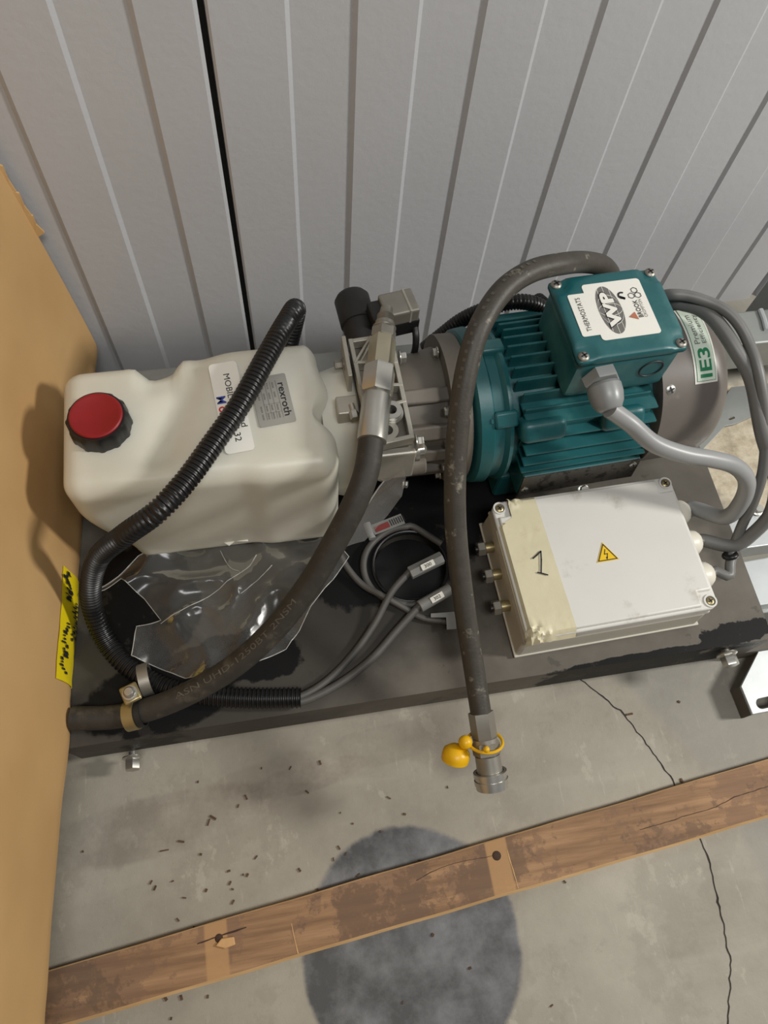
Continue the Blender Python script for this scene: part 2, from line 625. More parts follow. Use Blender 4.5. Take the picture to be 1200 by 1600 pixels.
def glyphs(s, bold=0.0):
    if (s, bold) in _txt:
        return _txt[(s, bold)]
    c = bpy.data.curves.new('lettering', 'FONT')
    c.body = s
    c.size = 1.0
    c.resolution_u = 3
    c.offset = bold
    o = bpy.data.objects.new('lettering', c)
    COL.objects.link(o)
    bpy.context.view_layer.update()
    me = bpy.data.meshes.new_from_object(o.evaluated_get(bpy.context.evaluated_depsgraph_get()))
    bm = bmesh.new()
    bm.from_mesh(me)
    bmesh.ops.triangulate(bm, faces=bm.faces)
    vs = [(v.co.x, v.co.y) for v in bm.verts]
    fs = [[v.index for v in f.verts] for f in bm.faces]
    bm.free()
    bpy.data.objects.remove(o)
    bpy.data.curves.remove(c)
    bpy.data.meshes.remove(me)
    x0, x1 = min(v[0] for v in vs), max(v[0] for v in vs)
    y0, y1 = min(v[1] for v in vs), max(v[1] for v in vs)
    r = ([(x - x0, y - y0) for x, y in vs], fs, x1 - x0, y1 - y0)
    _txt[(s, bold)] = r
    return r


def text(s, size, fn, m, parent, width=None, bold=0.0, name='lettering', off=(0, 0, 0)):
    """size: cap height; fn(u, v) -> point, u along the line and v up, both centred on the string"""
    vs, fs, W, H = glyphs(s, bold)
    k = size / H
    kx = width / W if width else k
    mb = MB(off)
    mb.add([fn((x - W / 2) * kx, (y - H / 2) * k) for x, y in vs], fs)
    return mb.build(name, m, parent, smooth=0, recalc=False)


def plane_fn(c, u, v, lift=0.0006):
    c, u, v = Vector(c), Vector(u).normalized(), Vector(v).normalized()
    n = u.cross(v).normalized()
    return lambda a, b: c + u * a + v * b + n * lift


def flat(fn, w, h, r=0.0, n=6, cx=0.0, cy=0.0):
    """points of a rounded rectangle through fn"""
    if r <= 0:
        return [fn(cx + a, cy + b) for a, b in ((-w / 2, -h / 2), (w / 2, -h / 2), (w / 2, h / 2), (-w / 2, h / 2))]
    out = []
    for qx, qy, g0 in ((1, 1, 0), (-1, 1, PI / 2), (-1, -1, PI), (1, -1, 1.5 * PI)):
        for k in range(n + 1):
            g = g0 + PI / 2 * k / n
            out.append(fn(cx + qx * (w / 2 - r) + r * math.cos(g), cy + qy * (h / 2 - r) + r * math.sin(g)))
    return out


def sticker(name, fn, w, h, r, m, parent, th=0.0005, off=(0, 0, 0), label=None):
    p = flat(fn, w, h, r)
    n = (p[1] - p[0]).cross(p[3] - p[1])
    n = fn(0, 0) - fn(0, 0)
    a, b, c = fn(0, 0), fn(0.01, 0), fn(0, 0.01)
    n = (b - a).cross(c - a).normalized()
    return MB(off).prism(p, n * th).build(name, m, parent, smooth=0, label=label)


def polyfill(fn, pts, name, m, parent, off=(0, 0, 0)):
    """a flat printed shape from (u, v) outline points"""
    tri = geometry.tessellate_polygon([[Vector((a, b, 0)) for a, b in pts]])
    return MB(off).add([fn(a, b) for a, b in pts], [list(t) for t in tri]).build(name, m, parent, smooth=0, recalc=False)


def screw(c, axis, r, parent, m='steel', name='screw', off=(0, 0, 0), h=0.35, spin=0.4):
    s = MB(off).lathe(c, axis, [(0, r), (r * h * 0.4, r), (r * h * 0.8, r * 0.8), (r * h, r * 0.45)], 16).build(name, M[m], parent)
    a, u, v = frame(axis)
    p = Vector(c) + a * (r * h * 0.9)
    e, g = u * math.cos(spin) + v * math.sin(spin), v * math.cos(spin) - u * math.sin(spin)
    x = MB(off)
    for d, q in ((e, g), (g, e)):
        k = [p + d * r * 0.62 * i + q * r * 0.14 * j for i, j in ((-1, -1), (1, -1), (1, 1), (-1, 1))]
        x.prism(k, a * r * 0.12)
    x.build('cross_slot', M['ink'], s)
    return s


def hexbolt(c, axis, r, parent, L=0.012, flange=True, stud=0.0, name='hex_bolt', m='steel', off=(0, 0, 0), a0=0.3):
    a = Vector(axis).normalized()
    c = Vector(c)
    mb = MB(off)
    if stud:
        mb.cyl(c, c + a * stud, r * 0.5, n=14)
    c = c + a * stud
    if flange:
        mb.lathe(c, a, [(0, r * 1.3), (r * 0.16, r * 1.3), (r * 0.34, r * 1.0)], 24)
    mb.hexnut(c + a * r * 0.2, c + a * (r * 0.2 + L), r, a0)
    return mb.build(name, M[m], parent)


def corrugated(pts, r, pitch, n=16, depth=0.14, per=4):
    q = resample(catmull(pts, 10), pitch / per)
    pat = [1 - depth, 1.0, 1.0, 1 - depth]
    return q, (lambda i: r * pat[i % per])


# ------------------------------------------------------------------ setting
fl = MB()
fl.add([(-3, -3, 0), (3, -3, 0), (3, 1.15, 0), (-3, 1.15, 0), (-3, -3, -0.1), (3, -3, -0.1), (3, 1.15, -0.1), (-3, 1.15, -0.1)],
       [(0, 1, 2, 3), (4, 7, 6, 5), (0, 4, 5, 1), (1, 5, 6, 2), (2, 6, 7, 3), (3, 7, 4, 0)])
floor = fl.build('floor', M['floor'], smooth=0, kind='structure')

# the crack in the screed: a thin ragged sunken line
def ragged(pts, w, name, parent, m, z=0.0008, step=0.006, jit=0.003):
    q = resample(catmull(pts, 8), step)
    vs, fs = [], []
    for i, p in enumerate(q):
        t = (q[min(i + 1, len(q) - 1)] - q[max(i - 1, 0)]).normalized()
        s = Vector((-t.y, t.x, 0))
        o = s * jit * (noise.noise(p * 60) + 0.6 * noise.noise(p * 190))
        ww = w * (0.55 + 0.9 * abs(noise.noise(p * 45)))
        vs += [p + o + s * ww, p + o - s * ww]
    vs = [Vector((v.x, v.y, v.z + z)) for v in vs]
    n = len(q)
    fs = [(2 * i, 2 * i + 1, 2 * i + 3, 2 * i + 2) for i in range(n - 1)]
    return MB().add(vs, fs).build(name, m, parent, smooth=0)


ragged([(0.4627, 0.2256, 0.0000), (0.4916, 0.1934, 0.0000), (0.5220, 0.1527, 0.0000), (0.5474, 0.0988, 0.0000), (0.5719, 0.0363, 0.0000), (0.5811, -0.0276, 0.0000), (0.5892, -0.0606, 0.0000), (0.5886, -0.1138, 0.0000), (0.5815, -0.1710, 0.0000), (0.5752, -0.2219, 0.0000), (0.5566, -0.2687, 0.0000), (0.5295, -0.3279, 0.0000), (0.4814, -0.3951, 0.0000), (0.4133, -0.4542, 0.0000), (0.3343, -0.5004, 0.0000)],
       0.0013, 'crack', floor, M['crack'])
wd = MB()
R0 = random.Random(3)
for k in range(60):
    px, py = R0.gauss(0.0, 0.13), R0.gauss(0.0, 0.075)
    cx, cy = (-0.13 + px, 0.03 + py) if k < 44 else (R0.uniform(-0.3, 0.75), R0.uniform(-0.28, 0.19))
    L, W, g = R0.uniform(0.001, 0.0035) * (2 if k % 9 == 0 else 1), R0.uniform(0.0007, 0.0018), R0.uniform(0, PI)
    m4 = Matrix.Translation((cx, cy, 0.0012)) @ Matrix.Rotation(g, 4, 'Z')
    wd.box(-L, L, -W, W, -0.001, 0.0012, m4)
wd.build('wood_debris', M['wood_chip'], smooth=0, kind='stuff')['label'] = 'tiny dark wood chips scattered over the concrete floor in front of the base'

# wall of ribbed metal panels (local x along the wall, y into it)
WD = 0.925
WS = WD / 0.88
wall = bpy.data.objects.new('wall_back', None)
COL.objects.link(wall)
wall.rotation_euler = (0, 0, math.radians(3.5))
wall['kind'] = 'structure'
TOP = 2.6
LINES = {'a': [-0.205 - 0.159 * k for k in range(4, 0, -1)] + [-0.205, -0.0455], 'b': [0.205 + 0.159 * k for k in range(6)], 'c': [1.245 + 0.159 * k for k in range(5)]}


def panel(t0, t1, lights, darks, start_raised=True):
    ev = sorted([(t, 'L') for t in lights] + [(t, 'D') for t in darks])
    hi, lo, hw = 0.0, 0.0046, 0.0030
    prof = [(t0, 0.04), (t0, 0.003), (t0 + 0.003, 0.0)] if start_raised else [(t0, lo)]
    for t, k in ev:
        prof += [(t - hw, hi if k == 'L' else lo), (t + hw, lo if k == 'L' else hi)]
    prof += [(t1 - 0.005, 0.0), (t1, 0.004), (t1, 0.04)]
    mb = MB()
    vs = [(t * WS, WD + d, z) for z in (0.0, TOP) for t, d in prof]
    n = len(prof)
    mb.add(vs, [(i, i + 1, n + i + 1, n + i) for i in range(n - 1)])
    return mb.build('wall_panel', M['wall'], wall, smooth=0)


panel(-1.3, 0.026, [-0.1265 - 0.159 * k for k in range(7)], [-0.0455 - 0.159 * k for k in range(7)], True)
panel(0.0342, 1.083, [0.1255 + 0.159 * k for k in range(6)], [0.205 + 0.159 * k for k in range(6)], True)
panel(1.097, 2.4, [1.185 + 0.159 * k for k in range(7)], [1.265 + 0.159 * k for k in range(7)], True)
MB().box(-1.3 * WS, 2.4 * WS, WD + 0.041, WD + 0.06, 0, TOP).build('backing_sheet', M['void'], wall, smooth=0)

# ------------------------------------------------------------------ cardboard box
cb = thing('cardboard_box', 'big plain brown cardboard box with yellow tape on its lower edge', 'box', (-0.6, 0.2, 0.152))
XB = sorted((p[1], p[0]) for p in [(-0.372, -0.5, 0), (-0.3667, -0.1144, 0.1520), (-0.3613, -0.0458, 0.1520), (-0.3511, 0.0648, 0.1520), (-0.3432, 0.1869, 0.1520), (-0.3381, 0.2847, 0.1520), (-0.3335, 0.4003, 0.1520), (-0.3226, 0.5589, 0.1520), (-0.3084, 0.7112, 0.1520), (-0.2913, 0.8968, 0.1520)])
ZB, ZT, YB, YF = 0.152, 0.95, 0.895, -0.5


def xface(y, z):
    for (a, xa), (b, xb) in zip(XB, XB[1:]):
        if y <= b:
            break
    x = xa + (xb - xa) * (y - a) / (b - a)
    t = (z - ZB) / (ZT - ZB)
    bul = 0.006 * noise.noise(Vector((y * 4, z * 4, 2.0))) + 0.003 * noise.noise(Vector((y * 11, z * 11, 5.0)))
    return x - 0.055 * max(0, t) ** 1.3 + bul * min(1, max(0, (YB - y) * 8)) - 0.004 * (max(0, 1 - t * 40))


mb = MB()
NY, NZ = 56, 40
vs = []
for i in range(NY + 1):
    y = YF + (YB - YF) * i / NY
    for j in range(NZ + 1):
        z = ZB + (ZT - ZB) * (j / NZ) ** 1.4
        vs.append((xface(y, z), y, z))
fs = [(i * (NZ + 1) + j, (i + 1) * (NZ + 1) + j, (i + 1) * (NZ + 1) + j + 1, i * (NZ + 1) + j + 1) for i in range(NY) for j in range(NZ)]
n0 = len(vs)
vs += [(-0.95, YF, ZB), (-0.95, YB - 0.05, ZB), (-0.95, YB - 0.05, ZT), (-0.95, YF, ZT)]
bot = [i * (NZ + 1) for i in range(NY + 1)]
top = [i * (NZ + 1) + NZ for i in range(NY + 1)]
bk = [NY * (NZ + 1) + j for j in range(NZ + 1)]
ft = [j for j in range(NZ + 1)]
fs += [[n0, n0 + 1] + bot[::-1], [n0 + 2, n0 + 3] + top, [n0 + 1, n0 + 2] + bk[::-1], [n0 + 3, n0] + ft, [n0, n0 + 3, n0 + 2, n0 + 1]]
mb.add(vs, fs).build('carton', M['card'], cb, smooth=60)
# torn paper at the back corner edge
for k, (za, zb, w_) in enumerate(((0.425, 0.475, 0.012), (0.455, 0.515, 0.008), (0.50, 0.56, 0.005))):
    x0 = xface(YB, (za + zb) / 2)
    MB().prism([(x0 - 0.004, YB - 0.002, za), (x0 + w_, YB + 0.001, za + 0.008), (x0 + w_ * 0.5, YB, (za + zb) / 2), (x0 + w_ * 0.55, YB + 0.001, zb - 0.01), (x0 - 0.006, YB - 0.002, zb)], (0, 0.003, 0)).build('torn_flap', M['card'], cb, smooth=0)
MB().prism([(xface(YB, 0.50) - 0.006, YB + 0.0005, 0.44), (xface(YB, 0.50) + 0.007, YB + 0.0005, 0.462), (xface(YB, 0.55) + 0.004, YB + 0.0005, 0.52), (xface(YB, 0.57) - 0.001, YB + 0.0005, 0.585)], (0, 0.002, 0)).build('torn_edge', M['wood_chip'], cb, smooth=0, label='dark torn corner edge')
# yellow tape folded round the lower edge
TY0, TY1 = 0.298, 0.462
tp, tn = [], 14
rows = [(0.072, 0.0014), (0.05, 0.0016), (0.028, 0.0018), (0.010, 0.0018), (-0.001, 0.0012)]
for i in range(tn + 1):
    y = TY0 + (TY1 - TY0) * i / tn
    for dz, dx in rows:
        skew = 0.0
        tp.append((xface(y, ZB + max(dz, 0)) + dx + 0.001 * noise.noise(Vector((y * 50, dz * 80, 0))), y + skew + 0.002 * noise.noise(Vector((dz * 300, i * 0.9, 1.0))) * (i in (0, tn)), ZB + dz))
    tp.append((xface(y, ZB) - 0.02, y, ZB - 0.0013))
rr = len(rows) + 1
tape = MB().add(tp, [(i * rr + j, (i + 1) * rr + j, (i + 1) * rr + j + 1, i * rr + j + 1) for i in range(tn) for j in range(rr - 1)]).build('yellow_tape', M['yellow_tape'], cb, smooth=60, label='strip of yellow tape with black print')


def on_tape(yc, zc, ang):
    ca, sa = math.cos(ang), math.sin(ang)

    def fn(u, v):
        y = yc + u * ca - v * sa
        z = zc + u * sa + v * ca
        return Vector((xface(y, z) + 0.0035, y, z))
    return fn


R1 = random.Random(11)
for yc, zc, L in ((0.435, 0.208, 0.040), (0.390, 0.176, 0.055), (0.345, 0.204, 0.070)):
    f_ = on_tape(yc, zc, 0.10)
    mk = MB()
    for k in range(16):
        u, v = (k / 15 - 0.5) * L, R1.uniform(-0.009, 0.009)
        a, b = R1.uniform(0.001, 0.003), R1.uniform(0.004, 0.011)
        mk.add([f_(u - a, v - b), f_(u + a * 0.8, v - b * 0.6), f_(u + a, v + b), f_(u - a * 0.5, v + b * 0.7)], [(0, 1, 2, 3)])
    mk.build('print', M['ink'], tape, smooth=0)

# ------------------------------------------------------------------ timber plank
def plank_pts(z):
    return [(-0.4220, -0.0642, 0.0220), (1.2388, 0.0923, 0.0220), (1.1862, 0.0003, 0.0220), (-0.4207, -0.1378, 0.0220)]


pk = thing('timber_plank', 'long dirty brown timber plank lying on the concrete in front of the base', 'plank', (0.1128, -0.0564, 0.0000))
pp = [Vector(p) for p in plank_pts(0)]
mb = MB()
NP = 60
ring = []
for i in range(NP + 1):
    t = i / NP
    a, b = pp[0].lerp(pp[1], t), pp[3].lerp(pp[2], t)
    e = 0.0014
    w1, w2 = 0.0015 * noise.noise(a * 9), 0.0015 * noise.noise(b * 9 + Vector((3, 0, 0)))
    s = (a - b).normalized()
    ring.append([a + s * w1 - Vector((0, 0, 0.0215)), a + s * w1 - Vector((0, 0, e)), a + s * (w1 - e), b + s * (w2 + 0.0045), b + s * w2 - Vector((0, 0, 0.004)), b + s * w2 - Vector((0, 0, 0.0215))])
vs = [p for r_ in ring for p in r_]
fs = [(i * 6 + j, (i + 1) * 6 + j, (i + 1) * 6 + (j + 1) % 6, i * 6 + (j + 1) % 6) for i in range(NP) for j in range(6)]
fs += [list(range(6)), list(range(NP * 6, NP * 6 + 6))[::-1]]
mb.add(vs, fs).build('board', M['wood'], pk, smooth=30)
ragged([(0.4860, -0.0246, 0.0221), (0.5302, -0.0204, 0.0221), (0.5753, -0.0154, 0.0221), (0.6148, -0.0121, 0.0221), (0.6572, -0.0024, 0.0221), (0.7335, 0.0062, 0.0221)], 0.0007, 'split', pk, M['knot'], 0.0003, 0.006, 0.001)
ragged([(0.1243, -0.0358, 0.0221), (0.1762, -0.0240, 0.0221), (0.2471, -0.0222, 0.0221)], 0.0005, 'split', pk, M['knot'], 0.0003, 0.006, 0.001)
ragged([(-0.2026, -0.0652, 0.0221), (-0.1686, -0.0604, 0.0221), (-0.1314, -0.0560, 0.0221)], 0.0012, 'split', pk, M['knot'], 0.0003, 0.004, 0.0006)
MB().lathe((0.2530, -0.0232, 0.0221), (0, 0, 1), [(0, 0.007), (0.0006, 0.0062), (0.0007, 0.001)], 14).build('knot', M['knot'], pk)
MB().lathe((-0.1715, -0.0632, 0.0221), (0, 0, 1), [(0, 0.006), (0.0006, 0.005), (0.0007, 0.001)], 14).build('knot', M['knot'], pk)
MB().prism([(-0.1768, -0.0721, 0.0222), (-0.1635, -0.0776, 0.0222), (-0.1487, -0.0753, 0.0222), (-0.1496, -0.0645, 0.0222), (-0.1679, -0.0638, 0.0222)], (0, 0, 0.004)).build('wood_splinter', M['pale_wood'], pk, smooth=0, bevel=0.0015)
for a_, b_ in (((0.2705, -0.0179, 0.0222), (0.2756, -0.0726, 0.0222)), ((-0.0669, -0.0620, 0.0222), (-0.0613, -0.1018, 0.0222))):
    ragged([a_, ((a_[0] + b_[0]) / 2, (a_[1] + b_[1]) / 2, 0.0222), b_], 0.0009, 'scratch', pk, M['pale_wood'], 0.0003, 0.005, 0.0006)

# ------------------------------------------------------------------ skid base
sk = thing('steel_base', 'dark oily sheet steel base with folded front edge carrying the pump unit', 'base frame', (0.19, 0.47, 0.0))
X0, X1, Y0, Y1, ZP = -0.355, 0.737, 0.214, 0.735, 0.15
hc = (0.1854, 0.4170, 0.1500)
outer = [(X0, Y0), (X1, Y0), (X1, Y1), (X0, Y1)]
hole = [(hc[0] + 0.060 * math.cos(2 * PI * k / 40), hc[1] + 0.056 * math.sin(2 * PI * k / 40)) for k in range(40)]
mb = MB().holed(outer, hole, ZP - 0.004, ZP)
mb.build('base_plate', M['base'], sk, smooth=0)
mb = MB().box(X0, X1, Y0, Y0 + 0.004, 0.05, ZP - 0.003)
mb.box(X0, X0 + 0.004, Y0 + 0.004, Y1, 0.05, ZP - 0.004).box(X1 - 0.004, X1, Y0 + 0.004, Y1, 0.05, ZP - 0.004).box(X0, X1, Y1 - 0.004, Y1, 0.05, ZP - 0.004)
mb.build('folded_edge', M['base'], sk, smooth=0, bevel=0.002)
MB().lathe((hc[0], hc[1], ZP - 0.030), (0, 0, 1), [(0, 0.058), (0.002, 0.058)], 36).build('hole_shade', M['black'], sk, label='black disc added to darken the round hole')  # added black disc, stands in for the shade inside the hole
mb = MB()
mb.torus((hc[0], hc[1], ZP + 0.001), (0, 0, 1), 0.060, 0.003, 40, 8)
mb.build('hole_grommet', M['black'], sk)
hexbolt((-0.2809, 0.2140, 0.0395), (0, -1, 0.12), 0.0118, sk, 0.017, True, 0.008)
hexbolt((0.6727, 0.2140, 0.1139), (0, -1, 0.12), 0.0128, sk, 0.018, True, 0.006)
# rear rail
mb = MB().box(-0.36, 1.15, 0.737, 0.812, 0.12, 0.2)
mb.build('rear_rail', M['galv_dark'], sk, smooth=0, bevel=0.004, label='grey galvanised rail along the wall side')
mb = MB().box(0.955, 1.02, 0.815, 0.87, 0.0, 0.235)
mb.build('rear_post', M['galv_dark'], sk, smooth=0, bevel=0.003)
MB().tube([Vector(p) for p in ((0.9197, 0.8087, 0.2030), (0.9180, 0.7849, 0.2030), (0.9139, 0.7617, 0.2030))], 0.005, 8).build('weld_bead', M['galv'], sk)


def slot(cx, cy, L, W, g):
    out = []
    for s, g0 in ((1, -PI / 2), (-1, PI / 2)):
        for k in range(9):
            a = g0 + PI * k / 8
            x, y = s * (L / 2 - W / 2) + W / 2 * math.cos(a), W / 2 * math.sin(a)
            out.append((cx + x * math.cos(g) - y * math.sin(g), cy + x * math.sin(g) + y * math.cos(g)))
    return out


def foot(poly, hol, z1, name='foot_bracket', m='galv'):
    mb = MB().holed([p[:2] for p in poly], hol, z1 - 0.006, z1)
    o = mb.build(name, M[m], sk, smooth=0, bevel=0.001, label='bright galvanised foot plate with slotted hole')
    return o


FZ = 0.04
fp = [(0.7228, 0.1165, 0.0400), (0.8354, 0.1183, 0.0400), (0.8495, 0.2429, 0.0400), (0.7743, 0.2184, 0.0400), (0.7202, 0.1642, 0.0400)]
c_ = (0.7565, 0.1316, 0.0400)
ftp = foot(fp, slot(c_[0], c_[1], 0.042, 0.017, 0.05), FZ)
a_, b_, d_ = fp[4], fp[0], fp[1]
MB().prism([(a_[0], a_[1], FZ - 0.006), (b_[0], b_[1], FZ - 0.006), (b_[0], b_[1], 0.0), (a_[0], a_[1], 0.0)], (0.005, 0, 0)).build('side_web', M['base'], ftp, smooth=0)  # galvanised side in the dark base material, its shade put into the colour
MB().box(a_[0] + 0.006, 0.80, 0.216, 0.26, 0.0, 0.05).build('leg_tube', M['base'], sk, smooth=0, bevel=0.002)
for xa in (X0 + 0.01, X1 - 0.05):
    MB().box(xa, xa + 0.04, 0.27, 0.70, 0.0, 0.05).build('support_runner', M['galv_dark'], sk, smooth=0)
# rear foot plate with slot, bracket tab and pipe sockets on the right
rp = [(0.7808, 0.6028, 0.0600), (0.8020, 0.6071, 0.0600), (0.8688, 0.6590, 0.0600), (0.8966, 0.6614, 0.0600), (0.9880, 0.6887, 0.0600), (1.0039, 0.7452, 0.0600), (0.9205, 0.7460, 0.0600)]
cx_ = (0.8950, 0.6749, 0.0600)
rfo = foot(rp, slot(cx_[0], cx_[1], 0.014, 0.005, 0.25), FZ, 'rear_foot_bracket', 'galv_dark')
rfo['label'] = 'dull grey foot plate with a small slot'
MB().box(0.74, 0.82, 0.66, 0.76, 0.0, 0.034).build('rear_foot_block', M['galv_dark'], sk, smooth=0)
tb = [(0.7513, 0.3552, 0.1200), (0.7535, 0.2768, 0.1200), (0.8739, 0.2751, 0.1200), (0.8866, 0.3599, 0.1200)]
MB().box(0.741, 0.84, 0.27, 0.33, 0.0, 0.09).build('bracket_leg', M['galv_dark'], sk, smooth=0)
MB().prism(tb, (0, 0, -0.03)).build('side_bracket', M['galv'], sk, smooth=0, bevel=0.002, label='white galvanised side bracket')
MB().pipe((0.8165, 0.4675, 0.0600), (0.7991, 0.4621, 0.0850), 0.0105, 0.0062).build('pipe_socket', M['steel'], sk)
MB().cyl((0.8334, 0.4952, 0.0500), (0.8546, 0.4829, 0.0500), 0.007).build('pipe_stub', M['steel'], sk)
MB().box(0.775, 0.90, 0.40, 0.47, 0.0, 0.052).build('side_foot', M['galv'], sk, smooth=0, bevel=0.002)
hexbolt((0.8607, 0.4691, 0.0550), (0, 0, 1), 0.009, sk, 0.008)

# ------------------------------------------------------------------ oil tank
tk = thing('oil_tank', 'milky white plastic hydraulic oil tank with red filler cap on the dark base', 'tank', (-0.10, 0.585, 0.15))


def rounded(cx, cy, cz, hx, hy, hz, r, n, fn=None):
    """rounded box from a subdivided cube, then fn(p) moves the points"""
    vs, fs, idx = [], [], {}

    def vid(p):
        k = tuple(round(c, 6) for c in p)
        if k not in idx:
            idx[k] = len(vs)
            vs.append(Vector(p))
        return idx[k]
    g = [-1 + 2 * i / n for i in range(n + 1)]
    for ax in range(3):
        for s in (-1, 1):
            for i in range(n):
                for j in range(n):
                    q = []
                    for a, b in ((g[i], g[j]), (g[i + 1], g[j]), (g[i + 1], g[j + 1]), (g[i], g[j + 1])):
                        p = [0, 0, 0]
                        p[ax], p[(ax + 1) % 3], p[(ax + 2) % 3] = s, a, b
                        q.append(vid(p))
                    fs.append(q if s > 0 else q[::-1])
    out = []
    for p in vs:
        w_ = Vector((p.x * hx, p.y * hy, p.z * hz))
        inner = Vector((max(-hx + r, min(hx - r, w_.x)), max(-hy + r, min(hy - r, w_.y)), max(-hz + r, min(hz - r, w_.z))))
        d = w_ - inner
        if d.length > 1e-9:
            w_ = inner + d.normalized() * r
        w_ = w_ + Vector((cx, cy, cz))
        out.append(fn(w_) if fn else w_)
    return out, fs


def sst(a, b, x):
    t = max(0.0, min(1.0, (x - a) / (b - a)))
    return t * t * (3 - 2 * t)


TX0, TX1, TY0_, TY1_, TZ0, TZ1 = -0.283, 0.080, 0.482, 0.692, 0.152, 0.402


def tank_shape(p):
    x, y, z = p
    # groove across the rear edge and shallow diagonal saddle on the top
    g = math.exp(-((x + 0.152) / 0.026) ** 4)
    rear = sst(0.60, 0.69, y)
    up = sst(0.30, 0.40, z)
    y -= 0.020 * g * rear
    z -= 0.016 * g * rear * up
    if x < -0.15:
        y -= 0.013 * rear * sst(-0.13, -0.20, x)
    s = math.exp(-(((x + 0.135) - (y - 0.58) * 0.35) / 0.03) ** 2)
    z -= 0.012 * s * up * sst(0.49, 0.53, y)
    # left lower front corner is chamfered, bottom draws in
    dn = sst(0.33, 0.17, z)
    if x < -0.10:
        x += 0.045 * dn * sst(-0.16, -0.28, x)
    # front lower bulge to the right
    y -= 0.006 * sst(0.60, 0.48, y) * sst(-0.06, -0.02, x)
    # right end: upper block stands back above the neck recess
    r_ = sst(0.045, 0.08, x)
    x -= 0.020 * r_ * math.exp(-((y - 0.565) / 0.020) ** 2) * up
    x -= 0.010 * r_ * sst(0.60, 0.66, y)
    return Vector((x, y, z))


vs, fs = rounded((TX0 + TX1) / 2, (TY0_ + TY1_) / 2, (TZ0 + TZ1) / 2, (TX1 - TX0) / 2, (TY1_ - TY0_) / 2, (TZ1 - TZ0) / 2, 0.028, 44, tank_shape)
MB().add(vs, fs).build('tank_body', M['tank'], tk, smooth=180)
MB().lathe((0.066, 0.595, 0.29), (1, 0, 0), [(0, 0.09), (0.03, 0.098), (0.038, 0.1), (0.05, 0.1), (0.052, 0.098)], 40).build('neck_flange', M['tank'], tk)
# filler cap: ribbed black rim, red disc
cc = Vector((-0.2275, 0.5779, 0.4280))
mb = MB()
prof = []
vs, fs = [], []
NR = 72
for t, base_r in ((0.0, 0.0385), (0.004, 0.0395), (0.024, 0.0385), (0.029, 0.0365), (0.029, 0.034)):
    for k in range(NR):
        rb = base_r + (0.0016 if (k % 6) < 2 and t < 0.026 else 0.0)
        g = 2 * PI * k / NR
        vs.append((cc.x + rb * math.cos(g), cc.y + rb * math.sin(g), cc.z - 0.029 + t))
for i in range(4):
    for k in range(NR):
        fs.append((i * NR + k, i * NR + (k + 1) % NR, (i + 1) * NR + (k + 1) % NR, (i + 1) * NR + k))
fs.append(list(range(4 * NR, 5 * NR)))
cap = mb.add(vs, fs).build('filler_cap', M['black'], tk, smooth=50)
MB().lathe((cc.x, cc.y, cc.z - 0.001), (0, 0, 1), [(0, 0.034), (0.003, 0.034), (0.0045, 0.0325), (0.0045, 0.029), (0.0036, 0.0275), (0.0036, 0.001)], 48).build('red_disc', M['red'], cap, label='red cap top')
# oil label on the tank top
TT = 0.4025
lu, lv = Vector((0.09, -1, 0)), Vector((1, 0.09, 0))
f1 = plane_fn((-0.0562, 0.5873, 0.4030), lu, lv, 0.0)
lab = sticker('oil_label', f1, 0.146, 0.039, 0.006, M['paper'], tk, 0.0008)
g1 = plane_fn((-0.0562, 0.5873, 0.4030), lu, lv, 0.0012)


def at(fn, u0, v0):
    return lambda a, b: fn(a + u0, b + v0)


text('filled', 0.0085, at(g1, 0.021, 0.0125), M['ink'], lab, 0.030)
text('MOBIL', 0.0085, at(g1, -0.033, 0.0025), M['ink'], lab, 0.040)
text('N 32', 0.0085, at(g1, 0.042, 0.0010), M['ink'], lab, 0.029)
text('M', 0.0125, at(g1, -0.012, -0.0110), M['ink_blue'], lab, bold=0.02)
text('o', 0.0092, at(g1, 0.003, -0.0125), M['ink_red'], lab, bold=0.02)
text('bil', 0.0125, at(g1, 0.015, -0.0110), M['ink_blue'], lab, bold=0.02)
# silver rating plate
f2 = plane_fn((0.0005, 0.5906, 0.4030), lu, lv, 0.0)
rpl = sticker('rating_plate', f2, 0.080, 0.050, 0.003, M['silver_label'], tk, 0.0008, label='silver rating plate of the tank')
g2 = plane_fn((0.0005, 0.5906, 0.4030), lu, lv, 0.0012)
text('rexroth', 0.0100, at(g2, 0.002, 0.0165), M['ink'], rpl, 0.054, bold=0.01)
ln = MB()
for v in (0.009, 0.001, -0.006, -0.013):
    ln.add([g2(-0.03, v), g2(0.031, v), g2(0.031, v + 0.0005), g2(-0.03, v + 0.0005)], [(0, 1, 2, 3)])
for u in (0.006, 0.020):
    ln.add([g2(u, -0.013), g2(u + 0.0005, -0.013), g2(u + 0.0005, 0.009), g2(u, 0.009)], [(0, 1, 2, 3)])
R2 = random.Random(5)
for v in (0.0045, -0.003, -0.010, -0.0175):
    for u0 in (-0.028, -0.012, 0.008, 0.021):
        u = u0
        while u < u0 + 0.009:
            d = R2.uniform(0.0007, 0.0016)
            ln.add([g2(u, v - 0.0009), g2(u + d, v - 0.0009), g2(u + d, v + 0.0011), g2(u, v + 0.0011)], [(0, 1, 2, 3)])
            u += d + 0.0006
ln.build('fine_print', M['ink_grey'], rpl, smooth=0)

